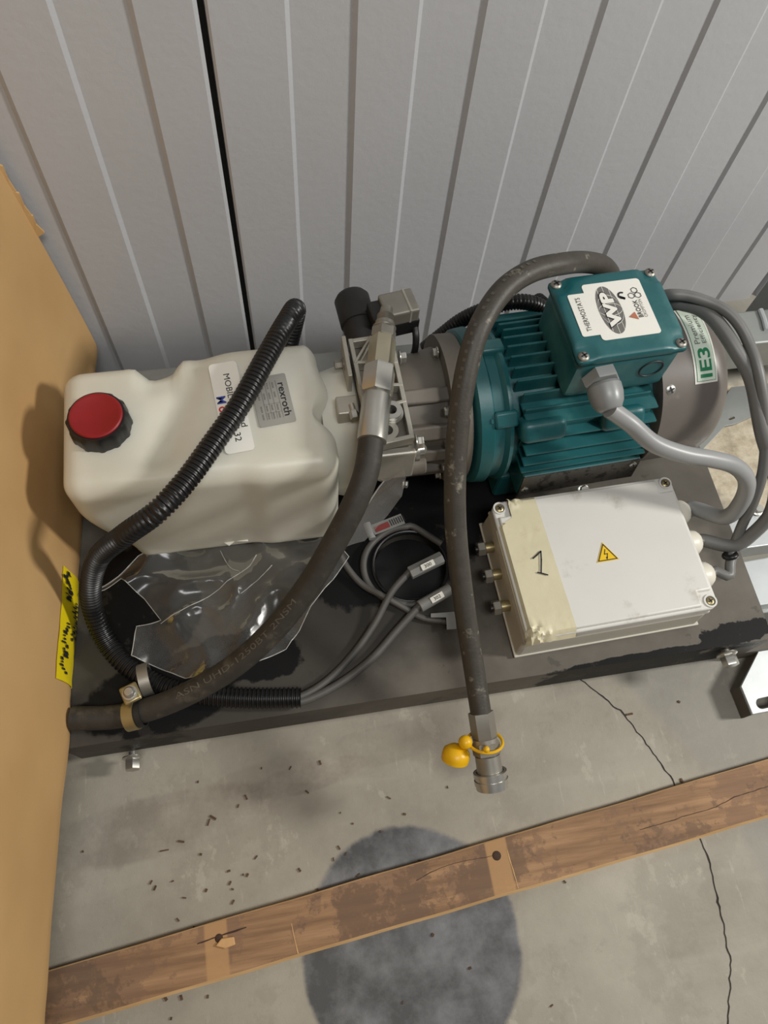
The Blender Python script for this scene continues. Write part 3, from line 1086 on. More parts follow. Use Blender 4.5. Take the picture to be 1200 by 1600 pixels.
# ------------------------------------------------------------------ pump housing between tank and motor
AY, AZ = 0.612, 0.300
ph = thing('pump_housing', 'grey cast pump housing between the white tank and the teal motor', 'pump', (0.19, AY, 0.15))
prof = [(0.0, 0.05), (0.0, 0.092), (0.022, 0.092), (0.024, 0.070), (0.055, 0.070), (0.060, 0.084), (0.105, 0.088), (0.128, 0.094), (0.130, 0.112), (0.158, 0.112), (0.158, 0.06)]
MB().lathe((0.118, AY, AZ), (1, 0, 0), prof, 56).build('bell_housing', M['cast'], ph)
# cast ribs, the dark gaps between them are real recesses
for ang in (20, 52, 75, 105, 140):
    g = math.radians(ang)
    c_, s_ = math.cos(g), math.sin(g)
    m4 = Matrix.Translation((0, AY, AZ)) @ Matrix.Rotation(g, 4, 'X')
    MB().box(0.175, 0.252, -0.011, 0.011, 0.078, 0.100, m4).build('casting_rib', M['cast'], ph, bevel=0.003)
for ang in (35, 62, 90, 125, -20, 160):
    g = math.radians(ang)
    p = Vector((0.244, AY - 0.102 * math.sin(g), AZ + 0.102 * math.cos(g)))
    hexbolt(p, (-1, 0, 0), 0.0065, ph, 0.006, True, name='flange_bolt')
# manifold block in front of the bracket with its pipe and bolts
MB().box(0.115, 0.185, 0.488, 0.53, 0.325, 0.395).build('manifold_block', M['alloy'], ph, smooth=0, bevel=0.003)
MB().lathe((0.185, 0.505, 0.372), (1, 0, 0), [(0, 0.016), (0.006, 0.016), (0.0061, 0.009), (0.014, 0.009), (0.018, 0.004)], 20).build('port_plug', M['steel'], ph)
MB().cyl((0.118, 0.515, 0.31), (0.21, 0.515, 0.31), 0.016, ch=0.003).build('suction_pipe', M['cast'], ph)
MB().lathe((0.1467, 0.4993, 0.3300), (0.2, -1, 0.3), [(0, 0.017), (0.004, 0.017), (0.005, 0.012), (0.008, 0.012)], 24).build('port_ring', M['steel'], ph)
hexbolt((0.1826, 0.5149, 0.2500), (1, -0.4, 0.2), 0.006, ph, 0.006, True, name='drain_bolt')

# ------------------------------------------------------------------ solenoid valve with bracket
sv = thing('solenoid_valve', 'black solenoid coil with grey plug on a pale skeleton bracket beside the tank', 'valve', (0.15, 0.60, 0.40))
# skeleton die-cast bracket: frame bars and webs
BZ0, BZ1 = 0.404, 0.420
A_, B_, C_, D_ = Vector((0.119, 0.664, 0)), Vector((0.176, 0.668, 0)), Vector((0.177, 0.500, 0)), Vector((0.124, 0.494, 0))


NB = [0]


def bar(mb, p, q, w_, z0=BZ0, z1=BZ1):
    NB[0] += 1
    z1 += 0.0003 * NB[0]
    p, q = Vector(p), Vector(q)
    t = (q - p).normalized()
    s = Vector((-t.y, t.x, 0)) * w_ / 2
    p, q = p - t * w_ / 2, q + t * w_ / 2
    mb.prism([(v.x, v.y, z0) for v in (p - s, q - s, q + s, p + s)], (0, 0, z1 - z0))


mb = MB()
for p, q in ((A_, B_), (B_, C_), (C_, D_), (D_, A_)):
    bar(mb, p, q, 0.0065)
for t in (0.22, 0.45, 0.70):
    bar(mb, A_.lerp(D_, t), B_.lerp(C_, t + (0.06 if t < 0.5 else -0.03)), 0.005)
bar(mb, A_.lerp(B_, 0.5), A_.lerp(D_, 0.22), 0.004)
mb.build('bracket_frame', M['alloy'], sv, smooth=30, bevel=0.001)
MB().pipe((0.146, 0.513, BZ0), (0.146, 0.513, BZ1 + 0.001), 0.015, 0.0075, 28).build('bracket_eye', M['alloy'], sv)
MB().box(0.121, 0.175, 0.498, 0.664, 0.388, 0.402).build('valve_body', M['cast'], sv, smooth=0, bevel=0.002)
mb = MB()
for k, r in enumerate((0.0165, 0.0155, 0.014)):
    mb.pipe((0.155, 0.537, 0.421 + 0.004 * k), (0.155, 0.537, 0.4245 + 0.004 * k), r, 0.007, 28)
mb.build('washer_stack', M['steel'], sv)
MB().box(0.106, 0.112, 0.60, 0.668, 0.36, 0.428).build('side_plate', M['alloy'], sv, smooth=0, bevel=0.001)
hexbolt((0.184, 0.635, 0.41), (1, 0, 0), 0.008, sv, 0.008, True, name='bracket_bolt')
hexbolt((0.182, 0.497, 0.408), (1, 0, 0), 0.009, sv, 0.009, True, name='bracket_bolt')
hexbolt((0.106, 0.640, 0.40), (-1, 0, 0), 0.007, sv, 0.012, True, name='bracket_bolt', m='zinc_dull')
# small relief valve on the tank side
MB().box(0.086, 0.116, 0.556, 0.585, 0.378, 0.404).build('relief_valve', M['alloy'], sv, smooth=0, bevel=0.002)
MB().cyl((0.1062, 0.5688, 0.4050), (0.1077, 0.5551, 0.4050), 0.004).hexnut((0.1071, 0.5572, 0.4050), (0.1079, 0.5448, 0.4050), 0.0065).build('relief_screw', M['steel'], sv)
# coil: ribbed black cylinder lying towards the wall
c0, c1 = Vector((0.1429, 0.6736, 0.3850)), Vector((0.1345, 0.7647, 0.3950))
ax = (c1 - c0)
L = ax.length
coil = MB().lathe(c0, ax, [(0, 0.022), (0.002, 0.0245), (L * 0.45, 0.0245), (L * 0.46, 0.0265), (L * 0.93, 0.0265), (L, 0.022), (L, 0.01)], 32).build('solenoid_coil', M['coil'], sv)
MB().cyl(c1, c1 + ax.normalized() * 0.006, 0.009).build('coil_nut', M['black'], coil)
# plug: grey DIN connector with black gasket and foot
pu = Vector((0.988, 0.155, 0)).normalized()
pv = Vector((-0.155, 0.988, 0)).normalized()
pc = Vector((0.1950, 0.7105, 0.4200))


def obox(c, u, v, a, b, z0, z1, mb=None):
    mb = mb or MB()
    mb.prism([(c + u * i * a + v * j * b) + Vector((0, 0, z0 - c.z)) for i, j in ((-1, -1), (1, -1), (1, 1), (-1, 1))], (0, 0, z1 - z0))
    return mb


plug = obox(pc, pu, pv, 0.0255, 0.021, 0.412, 0.437).build('plug', M['zinc_dull'], sv, smooth=0, bevel=0.003, label='grey cable plug of the valve')
obox(pc + pu * -0.033, pu, pv, 0.010, 0.018, 0.385, 0.430).build('plug_neck', M['coil'], plug, smooth=0, bevel=0.003)
obox(pc + pu * 0.004, pu, pv, 0.024, 0.020, 0.385, 0.412).build('plug_gasket', M['black'], plug, smooth=0, bevel=0.002)
obox(pc + pu * 0.012, pu, pv, 0.0018, 0.0212, 0.412, 0.4385).build('plug_ridge', M['alloy'], plug, smooth=0, bevel=0.001)
MB().tube(catmull([(0.2201, 0.6999, 0.3950), (0.2202, 0.6842, 0.3850), (0.2200, 0.6798, 0.3600), (0.2214, 0.6997, 0.3000)], 6), 0.0052, 10).build('plug_cable', M['cable_black'], sv)

# ------------------------------------------------------------------ electric motor (local frame, turned a little)
ML = Vector((0.50, 0.620, 0.15))
mo = thing('electric_motor', 'teal electric motor with terminal box on top and grey-brown fan cowl', 'motor', ML, math.radians(2.5), True)
mo.location = ML
CY, CZ = 0.620, 0.300
RB = 0.099
body = MB(ML).lathe((0.29, CY, CZ), (1, 0, 0), [(0, 0.05), (0.0, RB), (0.268, RB), (0.268, 0.05)], 64).build('motor_body', M['green'], mo)
MB(ML).lathe((0.278, CY, CZ), (1, 0, 0), [(0, 0.06), (0.0, 0.112), (0.004, 0.118), (0.022, 0.120), (0.026, 0.114), (0.040, 0.113), (0.046, 0.120), (0.052, 0.118), (0.054, 0.10)], 64).build('end_shield', M['green'], mo)
for ang in (-10, 44, 140):
    g = math.radians(ang)
    m4 = Matrix.Translation((0, CY, CZ)) @ Matrix.Rotation(g, 4, 'X')
    lug = MB(ML).box(0.300, 0.335, -0.012, 0.012, 0.104, 0.124, m4).build('end_lug', M['green'], mo, bevel=0.004)
    p = m4 @ Vector((0.300, 0, 0.116))
    hexbolt(p, (-1, 0, 0), 0.006, lug, 0.004, False, off=ML, name='lug_bolt', m='green')
# cooling fins: upright on top, level on the sides
RF = 0.1235
FX0, FX1 = 0.345, 0.536


def fin(x0, x1, y0, y1, z0, z1):
    MB(ML).box(x0, x1, y0, y1, z0, z1).build('cooling_fin', M['green'], mo, smooth=0, bevel=0.0012, bseg=1)


k = -0.096
while k < 0.10:
    z0 = math.sqrt(max(0.0, RB * RB - k * k)) - 0.006
    z1 = math.sqrt(RF * RF - k * k)
    if abs(k) > 0.076:
        z1 = max(z1, z0 + 0.02)
    fin(FX0 - 0.006 * (abs(k) < 0.05), FX1, CY + k - 0.0018, CY + k + 0.0018, CZ + z0, CZ + z1)
    k += 0.0183
for s in (-1, 1):
    for k in ((0.084, 0.066, 0.043, 0.022, 0.003) if s < 0 else (0.066, 0.046, 0.026, 0.006, -0.014, -0.034)):
        y0 = math.sqrt(RB * RB - k * k) - 0.006
        y1 = math.sqrt((RF + 0.007) ** 2 - k * k)
        if s < 0:
            fin(FX0, FX1 + 0.008, CY - y1, CY - y0, CZ + k - 0.002, CZ + k + 0.002)
        else:
            fin(FX0, FX1 + 0.012, CY + y0, CY + y1, CZ + k - 0.002, CZ + k + 0.002)
# cast foot-mounting pads between the side fins
for xa in (0.370, 0.490):
    g = math.radians(54)
    m4 = Matrix.Translation((xa, CY, CZ)) @ Matrix.Rotation(g, 4, 'X')
    pad = MB(ML).add(*(lambda r_: ([m4 @ p for p in r_[0]], r_[1]))(rounded(0, 0, 0.118, 0.034, 0.017, 0.018, 0.010, 8))).build('mounting_pad', M['green'], mo, smooth=60)
    MB(ML).lathe(m4 @ Vector((0.010, -0.0173, 0.122)), m4.to_3x3() @ Vector((0, -1, 0)), [(0, 0.006), (0.0006, 0.006), (0.0007, 0.004)], 16).build('pad_hole', M['ink'], pad)
# foot block under the body and its bolt
MB(ML).box(0.34, 0.575, CY - 0.095, CY + 0.085, 0.152, 0.222).build('motor_foot', M['green'], mo, smooth=0, bevel=0.006)
hexbolt((0.478, CY - 0.128, 0.196), (0, -0.6, 1), 0.008, mo, 0.007, True, off=ML, name='foot_bolt')
# rating plate on the front
MB(ML).box(0.356, 0.548, CY - 0.1285, CY - 0.06, 0.222, 0.281).build('plate_pad', M['green'], mo, smooth=0, bevel=0.003)
f5 = plane_fn((0.452, CY - 0.1290, 0.255), (1, 0, 0), (0, 0.10, 1), 0.0)
n_ = Vector((1, 0, 0)).cross(Vector((0, 0.10, 1)).normalized())
mp = MB(ML).prism(flat(f5, 0.192, 0.050, 0.0), n_ * 0.002).build('motor_plate', M['plate_dark'], mo, smooth=0, label='dark scuffed metal rating plate')
for u, v in ((-0.088, -0.010), (0.086, 0.012)):
    screw(f5(u, v) + n_ * 0.002, n_, 0.006, mp, off=ML, name='plate_rivet')
# fan cowl
CX0, CX1, CXE = 0.552, 0.625, 0.676
RC = 0.128


def rc(x):
    if x <= CX1:
        return RC
    t = min(1.0, (x - CX1) / (CXE - CX1))
    return 0.078 + (RC - 0.078) * (1 - t ** 2.4) ** (1 / 2.0)


prof = [(0, RC - 0.003), (0, RC)] + [((CX1 - CX0), RC)] + [(CX1 - CX0 + (CXE - CX1) * t, rc(CX1 + (CXE - CX1) * t)) for t in (0.1, 0.2, 0.3, 0.4, 0.5, 0.6, 0.7, 0.8, 0.88, 0.94, 0.98, 1.0)] + [(CXE - CX0, 0.02)]
cowl = MB(ML).lathe((CX0, CY, CZ), (1, 0, 0), prof, 72).build('fan_cowl', M['cowl'], mo, smooth=45, label='grey-brown fan cowl')


def cyl_fn(xc, ac, lift=0.0006):
    """u runs round the cowl towards the wall, v towards the tank"""
    def fn(u, v):
        x = xc - v
        r = rc(x) + lift
        g = ac - u / RC
        return Vector((x, CY - r * math.sin(g), CZ + r * math.cos(g)))
    return fn


def patch(fn, w_, h_, nu=24, nv=8, cx=0.0, cy=0.0):
    vs = [fn(cx - w_ / 2 + w_ * i / nu, cy - h_ / 2 + h_ * j / nv) for i in range(nu + 1) for j in range(nv + 1)]
    return MB(ML).add(vs, [(i * (nv + 1) + j, (i + 1) * (nv + 1) + j, (i + 1) * (nv + 1) + j + 1, i * (nv + 1) + j + 1) for i in range(nu) for j in range(nv)])


SXC, SAC = 0.620, math.radians(11)
st = patch(cyl_fn(SXC, SAC, 0.0006), 0.125, 0.036).build('efficiency_sticker', M['paper'], mo, smooth=60, label='white and green efficiency sticker on the cowl')
patch(cyl_fn(SXC, SAC, 0.0009), 0.119, 0.030).build('sticker_border', M['ink_green'], st, smooth=60)
patch(cyl_fn(SXC, SAC, 0.0012), 0.1174, 0.0284).build('sticker_field', M['mint'], st, smooth=60)
g5 = cyl_fn(SXC, SAC, 0.0016)
text('IE3', 0.0190, at(g5, -0.033, 0.000), M['ink_green'], st, 0.043, bold=0.02, off=ML)
text('Premium', 0.0085, at(g5, 0.020, 0.0058), M['ink_grey'], st, 0.050, off=ML)
text('Efficiency', 0.0085, at(g5, 0.020, -0.0060), M['ink_grey'], st, 0.050, off=ML)
m4 = Matrix.Translation((0.564, CY, CZ)) @ Matrix.Rotation(math.radians(40), 4, 'X')
screw(m4 @ Vector((0, 0, RC - 0.001)), m4.to_3x3() @ Vector((0, 0, 1)), 0.0078, mo, off=ML, name='cowl_screw')
# terminal box
BX0, BX1, BY0, BY1, BZA, BZB = 0.398, 0.546, 0.545, 0.676, 0.405, 0.484
MB(ML).add(*rounded((BX0 + BX1) / 2, (BY0 + BY1) / 2, (BZA + BZB) / 2, (BX1 - BX0) / 2, (BY1 - BY0) / 2, (BZB - BZA) / 2, 0.008, 12)).build('terminal_box', M['green'], mo, smooth=60)
tl = MB(ML)
vs, fs = rounded((BX0 + BX1) / 2, (BY0 + BY1) / 2, 0.492, (BX1 - BX0) / 2 + 0.004, (BY1 - BY0) / 2 + 0.004, 0.0085, 0.006, 24)
cxm, cym = (BX0 + BX1) / 2, (BY0 + BY1) / 2


def lid_shape(p):
    dx, dy = abs(p.x - cxm), abs(p.y - cym)
    d = math.hypot(max(0, dx - (BX1 - BX0) / 2 + 0.010), max(0, dy - (BY1 - BY0) / 2 + 0.010))
    q = math.hypot(dx - (BX1 - BX0) / 2 + 0.004, dy - (BY1 - BY0) / 2 + 0.004)
    z = p.z - (0.0045 * sst(0.021, 0.014, q) if p.z > 0.492 else 0)
    return Vector((p.x, p.y, z))


lid = tl.add([lid_shape(p) for p in vs], fs).build('terminal_lid', M['green'], mo, smooth=50)
for sx in (-1, 1):
    for sy in (-1, 1):
        screw((cxm + sx * ((BX1 - BX0) / 2 - 0.005), cym + sy * ((BY1 - BY0) / 2 - 0.005), 0.4955), (0, 0, 1), 0.0075, lid, m='zinc_dull', off=ML, name='lid_screw', h=0.6)
LZ = 0.5008
tu, tv = Vector((0, 1, 0)), Vector((-1, 0, 0))
f6 = plane_fn((0.476, 0.614, LZ), tu, tv, 0.0)
s1 = sticker('maker_label', f6, 0.094, 0.084, 0.005, M['paper'], lid, 0.0004, off=ML, label='cream maker label on the terminal lid')
f7 = plane_fn((0.4275, 0.612, LZ), tu, tv, 0.0)
s2 = sticker('thermostat_label', f7, 0.070, 0.036, 0.003, M['paper'], lid, 0.0006, off=ML)
g6 = plane_fn((0.476, 0.614, LZ), tu, tv, 0.0010)
g7 = plane_fn((0.4275, 0.612, LZ), tu, tv, 0.0012)
text('THERMOSTATS', 0.0068, at(g7, 0.0, 0.006), M['ink'], lid, 0.056, off=ML)
# globe logo: dark oval, pale meridians, white letters
OU, OV = 0.040, 0.0165
ocx, ocy = 0.0, 0.0150
ov = [(ocx + OU * math.cos(2 * PI * k / 48), ocy + OV * math.sin(2 * PI * k / 48)) for k in range(48)]
polyfill(g6, ov, 'logo_oval', M['ink_grey'], lid, off=ML)
g6b = plane_fn((0.476, 0.614, LZ), tu, tv, 0.0013)
ml = MB(ML)
for q in (-0.62, -0.25, 0.25, 0.62):
    for sgn in (1,):
        pts = [(ocx + OU * q * math.cos(t), ocy + OV * math.sin(t)) for t in [-PI / 2 + PI * i / 16 for i in range(17)]]
        for (a, b), (c, d) in zip(pts, pts[1:]):
            ml.add([g6b(a - 0.0004, b), g6b(a + 0.0004, b), g6b(c + 0.0004, d), g6b(c - 0.0004, d)], [(0, 1, 2, 3)])
for q in (-0.5, 0.0, 0.5):
    wq = OU * math.sqrt(1 - q * q)
    ml.add([g6b(-wq, ocy + q * OV - 0.0003), g6b(wq, ocy + q * OV - 0.0003), g6b(wq, ocy + q * OV + 0.0003), g6b(-wq, ocy + q * OV + 0.0003)], [(0, 1, 2, 3)])
ml.build('logo_meridians', M['paper'], lid, smooth=0)
g6c = plane_fn((0.476, 0.614, LZ), tu, tv, 0.0016)
text('WP', 0.0200, at(g6c, 0.0, ocy), M['ink'], lid, 0.062, bold=0.075, off=ML)
g6d = plane_fn((0.476, 0.614, LZ), tu, tv, 0.0019)
text('WP', 0.0180, at(g6d, 0.0, ocy), M['paper'], lid, 0.058, bold=0.05, off=ML)
text('BROOK', 0.0066, at(g6, -0.004, -0.0230), M['ink'], lid, 0.029, bold=0.01, off=ML)
text('CROMPTON', 0.0046, at(g6, -0.004, -0.0302), M['ink_grey'], lid, 0.030, off=ML)
hx = MB(ML)
for hu, hv in ((0.0185, -0.0215), (0.0182, -0.0310), (0.0270, -0.0285)):
    o6 = [(hu + 0.0052 * math.cos(PI * k / 3), hv + 0.0052 * math.sin(PI * k / 3)) for k in range(6)]
    i6 = [(hu + 0.0041 * math.cos(PI * k / 3), hv + 0.0041 * math.sin(PI * k / 3)) for k in range(6)]
    hx.add([g6(*p) for p in o6] + [g6(*p) for p in i6], [(k, (k + 1) % 6, 6 + (k + 1) % 6, 6 + k) for k in range(6)])
hx.build('logo_hexagons', M['ink'], lid, smooth=0)
polyfill(g6, [(-0.0155, -0.0060), (-0.0215, -0.0185), (-0.0085, -0.0165)], 'logo_triangle', M['ink_orange'], lid, off=ML)
cr = MB(ML)
for k in range(14):
    a0, a1 = math.radians(-40 + 250 * k / 14), math.radians(-40 + 250 * (k + 1) / 14)
    cu, cv = 0.021, -0.0085
    cr.add([g6(cu + r * math.cos(a), cv + r * math.sin(a)) for a, r in ((a0, 0.0035), (a0, 0.0062), (a1, 0.0062), (a1, 0.0035))], [(0, 1, 2, 3)])
cr.add([g6(0.013, -0.0105), g6(0.018, -0.0045), g6(0.021, -0.0055), g6(0.0165, -0.0125)], [(0, 1, 2, 3)])
cr.build('swirl_mark', M['ink'], lid, smooth=0)
# blanking plug ring on the box front and big grey gland
mb = MB(ML)
mb.torus((0.514, BY0 - 0.0005, 0.452), (0, 1, 0), 0.0165, 0.0012, 36, 6)
mb.build('knockout_ring', M['ink'], mo)
gc = Vector((0.436, BY0, 0.455))
gl = MB(ML).hexnut(gc + Vector((0, 0.001, 0)), gc + Vector((0.001, -0.016, 0)), 0.0255).build('cable_gland', M['gland_grey'], mo, smooth=30, label='grey cable gland')
gd = Vector((0.05, -1, -0.28)).normalized()
MB(ML).lathe(gc + Vector((0.001, -0.015, 0)), gd, [(0, 0.0205), (0.004, 0.0235), (0.016, 0.0235), (0.028, 0.021), (0.036, 0.0165), (0.038, 0.0135)], 12).build('gland_dome', M['gland_grey'], gl, smooth=35)

# ------------------------------------------------------------------ junction box
JL = Vector((0.465, 0.362, 0.15))
jb = thing('junction_box', 'cream plastic junction box with taped corner and yellow lightning sign beside the motor', 'junction box', JL, math.radians(1.5), True)
hx_, hy_ = 0.150, 0.112


def jbox(hx1, hy1, z0, hx2, hy2, z1):
    vs = [(JL.x + i * hx1, JL.y + j * hy1, z0) for i, j in ((-1, -1), (1, -1), (1, 1), (-1, 1))] + [(JL.x + i * hx2, JL.y + j * hy2, z1) for i, j in ((-1, -1), (1, -1), (1, 1), (-1, 1))]
    return MB(JL).add(vs, [(3, 2, 1, 0), (4, 5, 6, 7), (0, 1, 5, 4), (1, 2, 6, 5), (2, 3, 7, 6), (3, 0, 4, 7)])


jbox(hx_, hy_, 0.152, hx_ - 0.003, hy_ - 0.003, 0.206).build('box_body', M['boxbase'], jb, smooth=35, bevel=0.006, bseg=3)
jbox(hx_ + 0.002, hy_ + 0.002, 0.154, hx_ + 0.002, hy_ + 0.002, 0.158).build('base_rim', M['boxbase'], jb, smooth=35, bevel=0.001)
jbox(hx_ - 0.002, hy_ - 0.002, 0.206, hx_ - 0.003, hy_ - 0.003, 0.214).build('lid_seal', M['lid'], jb, smooth=35, bevel=0.002)


def octo(hx1, hy1, c):
    return [(-hx1, -hy1 + c), (-hx1 + c, -hy1 + c), (-hx1 + c, -hy1), (hx1 - c, -hy1), (hx1 - c, -hy1 + c), (hx1, -hy1 + c), (hx1, hy1 - c), (hx1 - c, hy1 - c), (hx1 - c, hy1), (-hx1 + c, hy1), (-hx1 + c, hy1 - c), (-hx1, hy1 - c)]


LT = 0.245
CZT = 0.2395
rp_ = flat(lambda a, b: Vector((JL.x + a, JL.y + b, 0.214)), 2 * (hx_ - 0.001), 2 * (hy_ - 0.001), 0.014, 5)
MB(JL).prism(rp_, (0, 0, CZT - 0.214)).build('lid_rim', M['lid'], jb, smooth=35, bevel=0.003, bseg=3)
bm_lo = octo(hx_ - 0.0045, hy_ - 0.0045, 0.022)
bm_hi = octo(hx_ - 0.0065, hy_ - 0.0065, 0.0225)
mb = MB(JL)
mb.add([(JL.x + a, JL.y + b, 0.232) for a, b in bm_lo] + [(JL.x + a, JL.y + b, LT) for a, b in bm_hi],
       [list(range(12))[::-1], list(range(12, 24))] + [(i, (i + 1) % 12, 12 + (i + 1) % 12, 12 + i) for i in range(12)])
lidp = mb.build('box_lid', M['lid'], jb, smooth=35, bevel=0.0025, bseg=3)
for i, j in ((-1, 1), (1, 1), (1, -1)):
    p = Vector((JL.x + i * (hx_ - 0.0125), JL.y + j * (hy_ - 0.0125), CZT - 0.0015))
    MB(JL).pipe(p, p + Vector((0, 0, 0.0035)), 0.0102, 0.0076, 24).build('screw_well', M['lid'], jb)
    MB(JL).lathe(p, (0, 0, 1), [(0, 0.0076), (0.0018, 0.0076)], 20).build('well_floor', M['ink_grey'], jb)
    screw(p + Vector((0, 0, 0.0016)), (0, 0, 1), 0.0062, jb, m='brass', off=JL, name='lid_screw')
# tape over the tank-side end of the lid, crumpled at the corners
tz = LT + 0.0006
NTx, NTy = 30, 64
tv_ = []
for i in range(NTx + 1):
    for j in range(NTy + 1):
        a, b = i / NTx, j / NTy
        yy = -hy_ - 0.003 + (2 * hy_ + 0.006) * b
        wid = 0.074 - 0.004 * b
        x_s = 0.026 * sst(0.79, 0.85, b)
        xx = -hx_ - 0.000 + x_s + (wid - x_s) * a
        z = tz + 0.0006 * abs(noise.noise(Vector((xx * 60, yy * 60, 3))))
        e = max(0, (-hx_ + 0.007) - xx)
        z -= 2.0 * e
        f = max(0, abs(yy) - (hy_ - 0.006))
        z -= 1.9 * f
        cor = math.exp(-((a - 0.12) / 0.30) ** 2) * (math.exp(-((b - 0.0) / 0.08) ** 2) + math.exp(-((b - 1.0) / 0.06) ** 2))
        z += cor * 0.016 * (0.35 + noise.noise(Vector((xx * 140, yy * 140, 9))))
        yy += cor * 0.004 * noise.noise(Vector((xx * 170, 5.0, yy * 90)))
        xx += cor * 0.004 * noise.noise(Vector((xx * 150, yy * 150, 1)))
        tv_.append((JL.x + xx, JL.y + yy, z))
tpp = MB(JL).add(tv_, [(i * (NTy + 1) + j, (i + 1) * (NTy + 1) + j, (i + 1) * (NTy + 1) + j + 1, i * (NTy + 1) + j + 1) for i in range(NTx) for j in range(NTy)])
tpp = tpp.build('masking_tape', M['tape'], jb, smooth=30, label='yellowed masking tape marked with a pen')
# hand-drawn 1
g8 = plane_fn((JL.x - 0.102, JL.y - 0.004, tz + 0.0022), (1, 0, 0), (0, 1, 0), 0.0)


def stroke(mb, fn, pts, w_):
    for (a, b), (c, d) in zip(pts, pts[1:]):
        t = Vector((c - a, d - b, 0)).normalized()
        s = Vector((-t.y, t.x, 0)) * w_
        e = t * w_ * 0.5
        mb.add([fn(a - s.x - e.x, b - s.y - e.y), fn(c - s.x + e.x, d - s.y + e.y), fn(c + s.x + e.x, d + s.y + e.y), fn(a + s.x - e.x, b + s.y - e.y)], [(0, 1, 2, 3)])


mb = MB(JL)
stroke(mb, g8, [(-0.009, 0.012), (-0.002, 0.016), (0.006, 0.0215)], 0.0011)
stroke(mb, g8, [(0.006, 0.0215), (0.003, 0.008), (-0.003, -0.012)], 0.0011)
stroke(mb, g8, [(-0.008, -0.0105), (0.000, -0.014), (0.006, -0.017)], 0.0011)
mb.build('pen_mark', M['ink'], tpp, smooth=0)
# warning triangle
g9 = plane_fn((JL.x + 0.002, JL.y - 0.004, LT), (1, 0, 0), (0, 1, 0), 0.0004)
T3 = [(0.0205 * math.cos(PI / 2 + 2 * PI * k / 3), 0.0205 * math.sin(PI / 2 + 2 * PI * k / 3)) for k in range(3)]
ws = MB(JL).prism([g9(a, b) for a, b in T3], (0, 0, 0.0004)).build('warning_sign', M['yellow_print'], lidp, smooth=0, label='yellow triangle with a black lightning bolt')
g9b = plane_fn((JL.x + 0.002, JL.y - 0.004, LT), (1, 0, 0), (0, 1, 0), 0.0012)
t_o = [(a * 0.90, b * 0.90) for a, b in T3]
t_i = [(a * 0.76, b * 0.76) for a, b in T3]
MB(JL).add([g9b(*p) for p in t_o] + [g9b(*p) for p in t_i], [(k, (k + 1) % 3, 3 + (k + 1) % 3, 3 + k) for k in range(3)]).build('sign_border', M['ink'], lidp, smooth=0)
mb = MB(JL)
stroke(mb, g9b, [(0.0005, 0.0085), (-0.0025, 0.001), (0.0025, 0.0015), (-0.0003, -0.0055)], 0.0006)
mb.add([g9b(-0.0018, -0.004), g9b(0.0016, -0.0035), g9b(-0.0008, -0.0085)], [(0, 1, 2)])
mb.build('sign_bolt', M['ink'], lidp, smooth=0)
# small metal glands on the tank side
for yy in (0.058, 0.012, -0.040):
    p = Vector((JL.x - hx_ + 0.004, JL.y + yy, 0.188))
    g_ = MB(JL).cyl(p, p + Vector((-0.016, 0, 0)), 0.0085, n=20).build('metal_gland', M['brass'], jb)
    MB(JL).hexnut(p + Vector((-0.016, 0, 0)), p + Vector((-0.028, 0, 0)), 0.0115).build('gland_nut', M['zinc_dull'], g_, smooth=30)
    MB(JL).cyl(p + Vector((-0.028, 0, 0)), p + Vector((-0.032, 0, 0)), 0.006, n=14).build('gland_plug', M['black'], g_)
# cream cable glands on the other side
GL = []
for yy in (0.066, 0.012, -0.044):
    p = Vector((JL.x + hx_ - 0.004, JL.y + yy, 0.186))
    g_ = MB(JL).lathe(p, (1, 0, 0), [(0, 0.019), (0.012, 0.019), (0.0121, 0.0215), (0.028, 0.0215), (0.034, 0.020), (0.040, 0.015), (0.041, 0.010)], 14).build('cable_gland', M['gland_white'], jb, smooth=32)
    GL.append(Matrix.Translation(JL) @ Matrix.Rotation(math.radians(1.5), 4, 'Z') @ (p + Vector((0.040, 0, 0)) - JL))

# ------------------------------------------------------------------ hoses
def along(pts_res, rad, s0, fn_off, size, string, m, parent, side, width=None, way=1):
    """lettering wrapped on a tube: starts s0 metres along, side = direction the print faces"""
    fr = frames(pts_res)
    d = [0.0]
    for a, b in zip(pts_res, pts_res[1:]):
        d.append(d[-1] + (b - a).length)
    side = Vector(side).normalized()

    def fn(u, v):
        s = max(0.0, min(d[-1] - 1e-6, s0 + u * way))
        j = 0
        while d[j + 1] < s:
            j += 1
        k = (s - d[j]) / (d[j + 1] - d[j])
        p = pts_res[j].lerp(pts_res[j + 1], k)
        t = fr[j][1].lerp(fr[j + 1][1], k).normalized()
        n = (side - t * side.dot(t)).normalized()
        b = n.cross(t)
        g = (v * way + fn_off) / rad
        return p + (n * math.cos(g) + b * math.sin(g)) * (rad + 0.0006)
    return text(string, size, fn, m, parent, width)


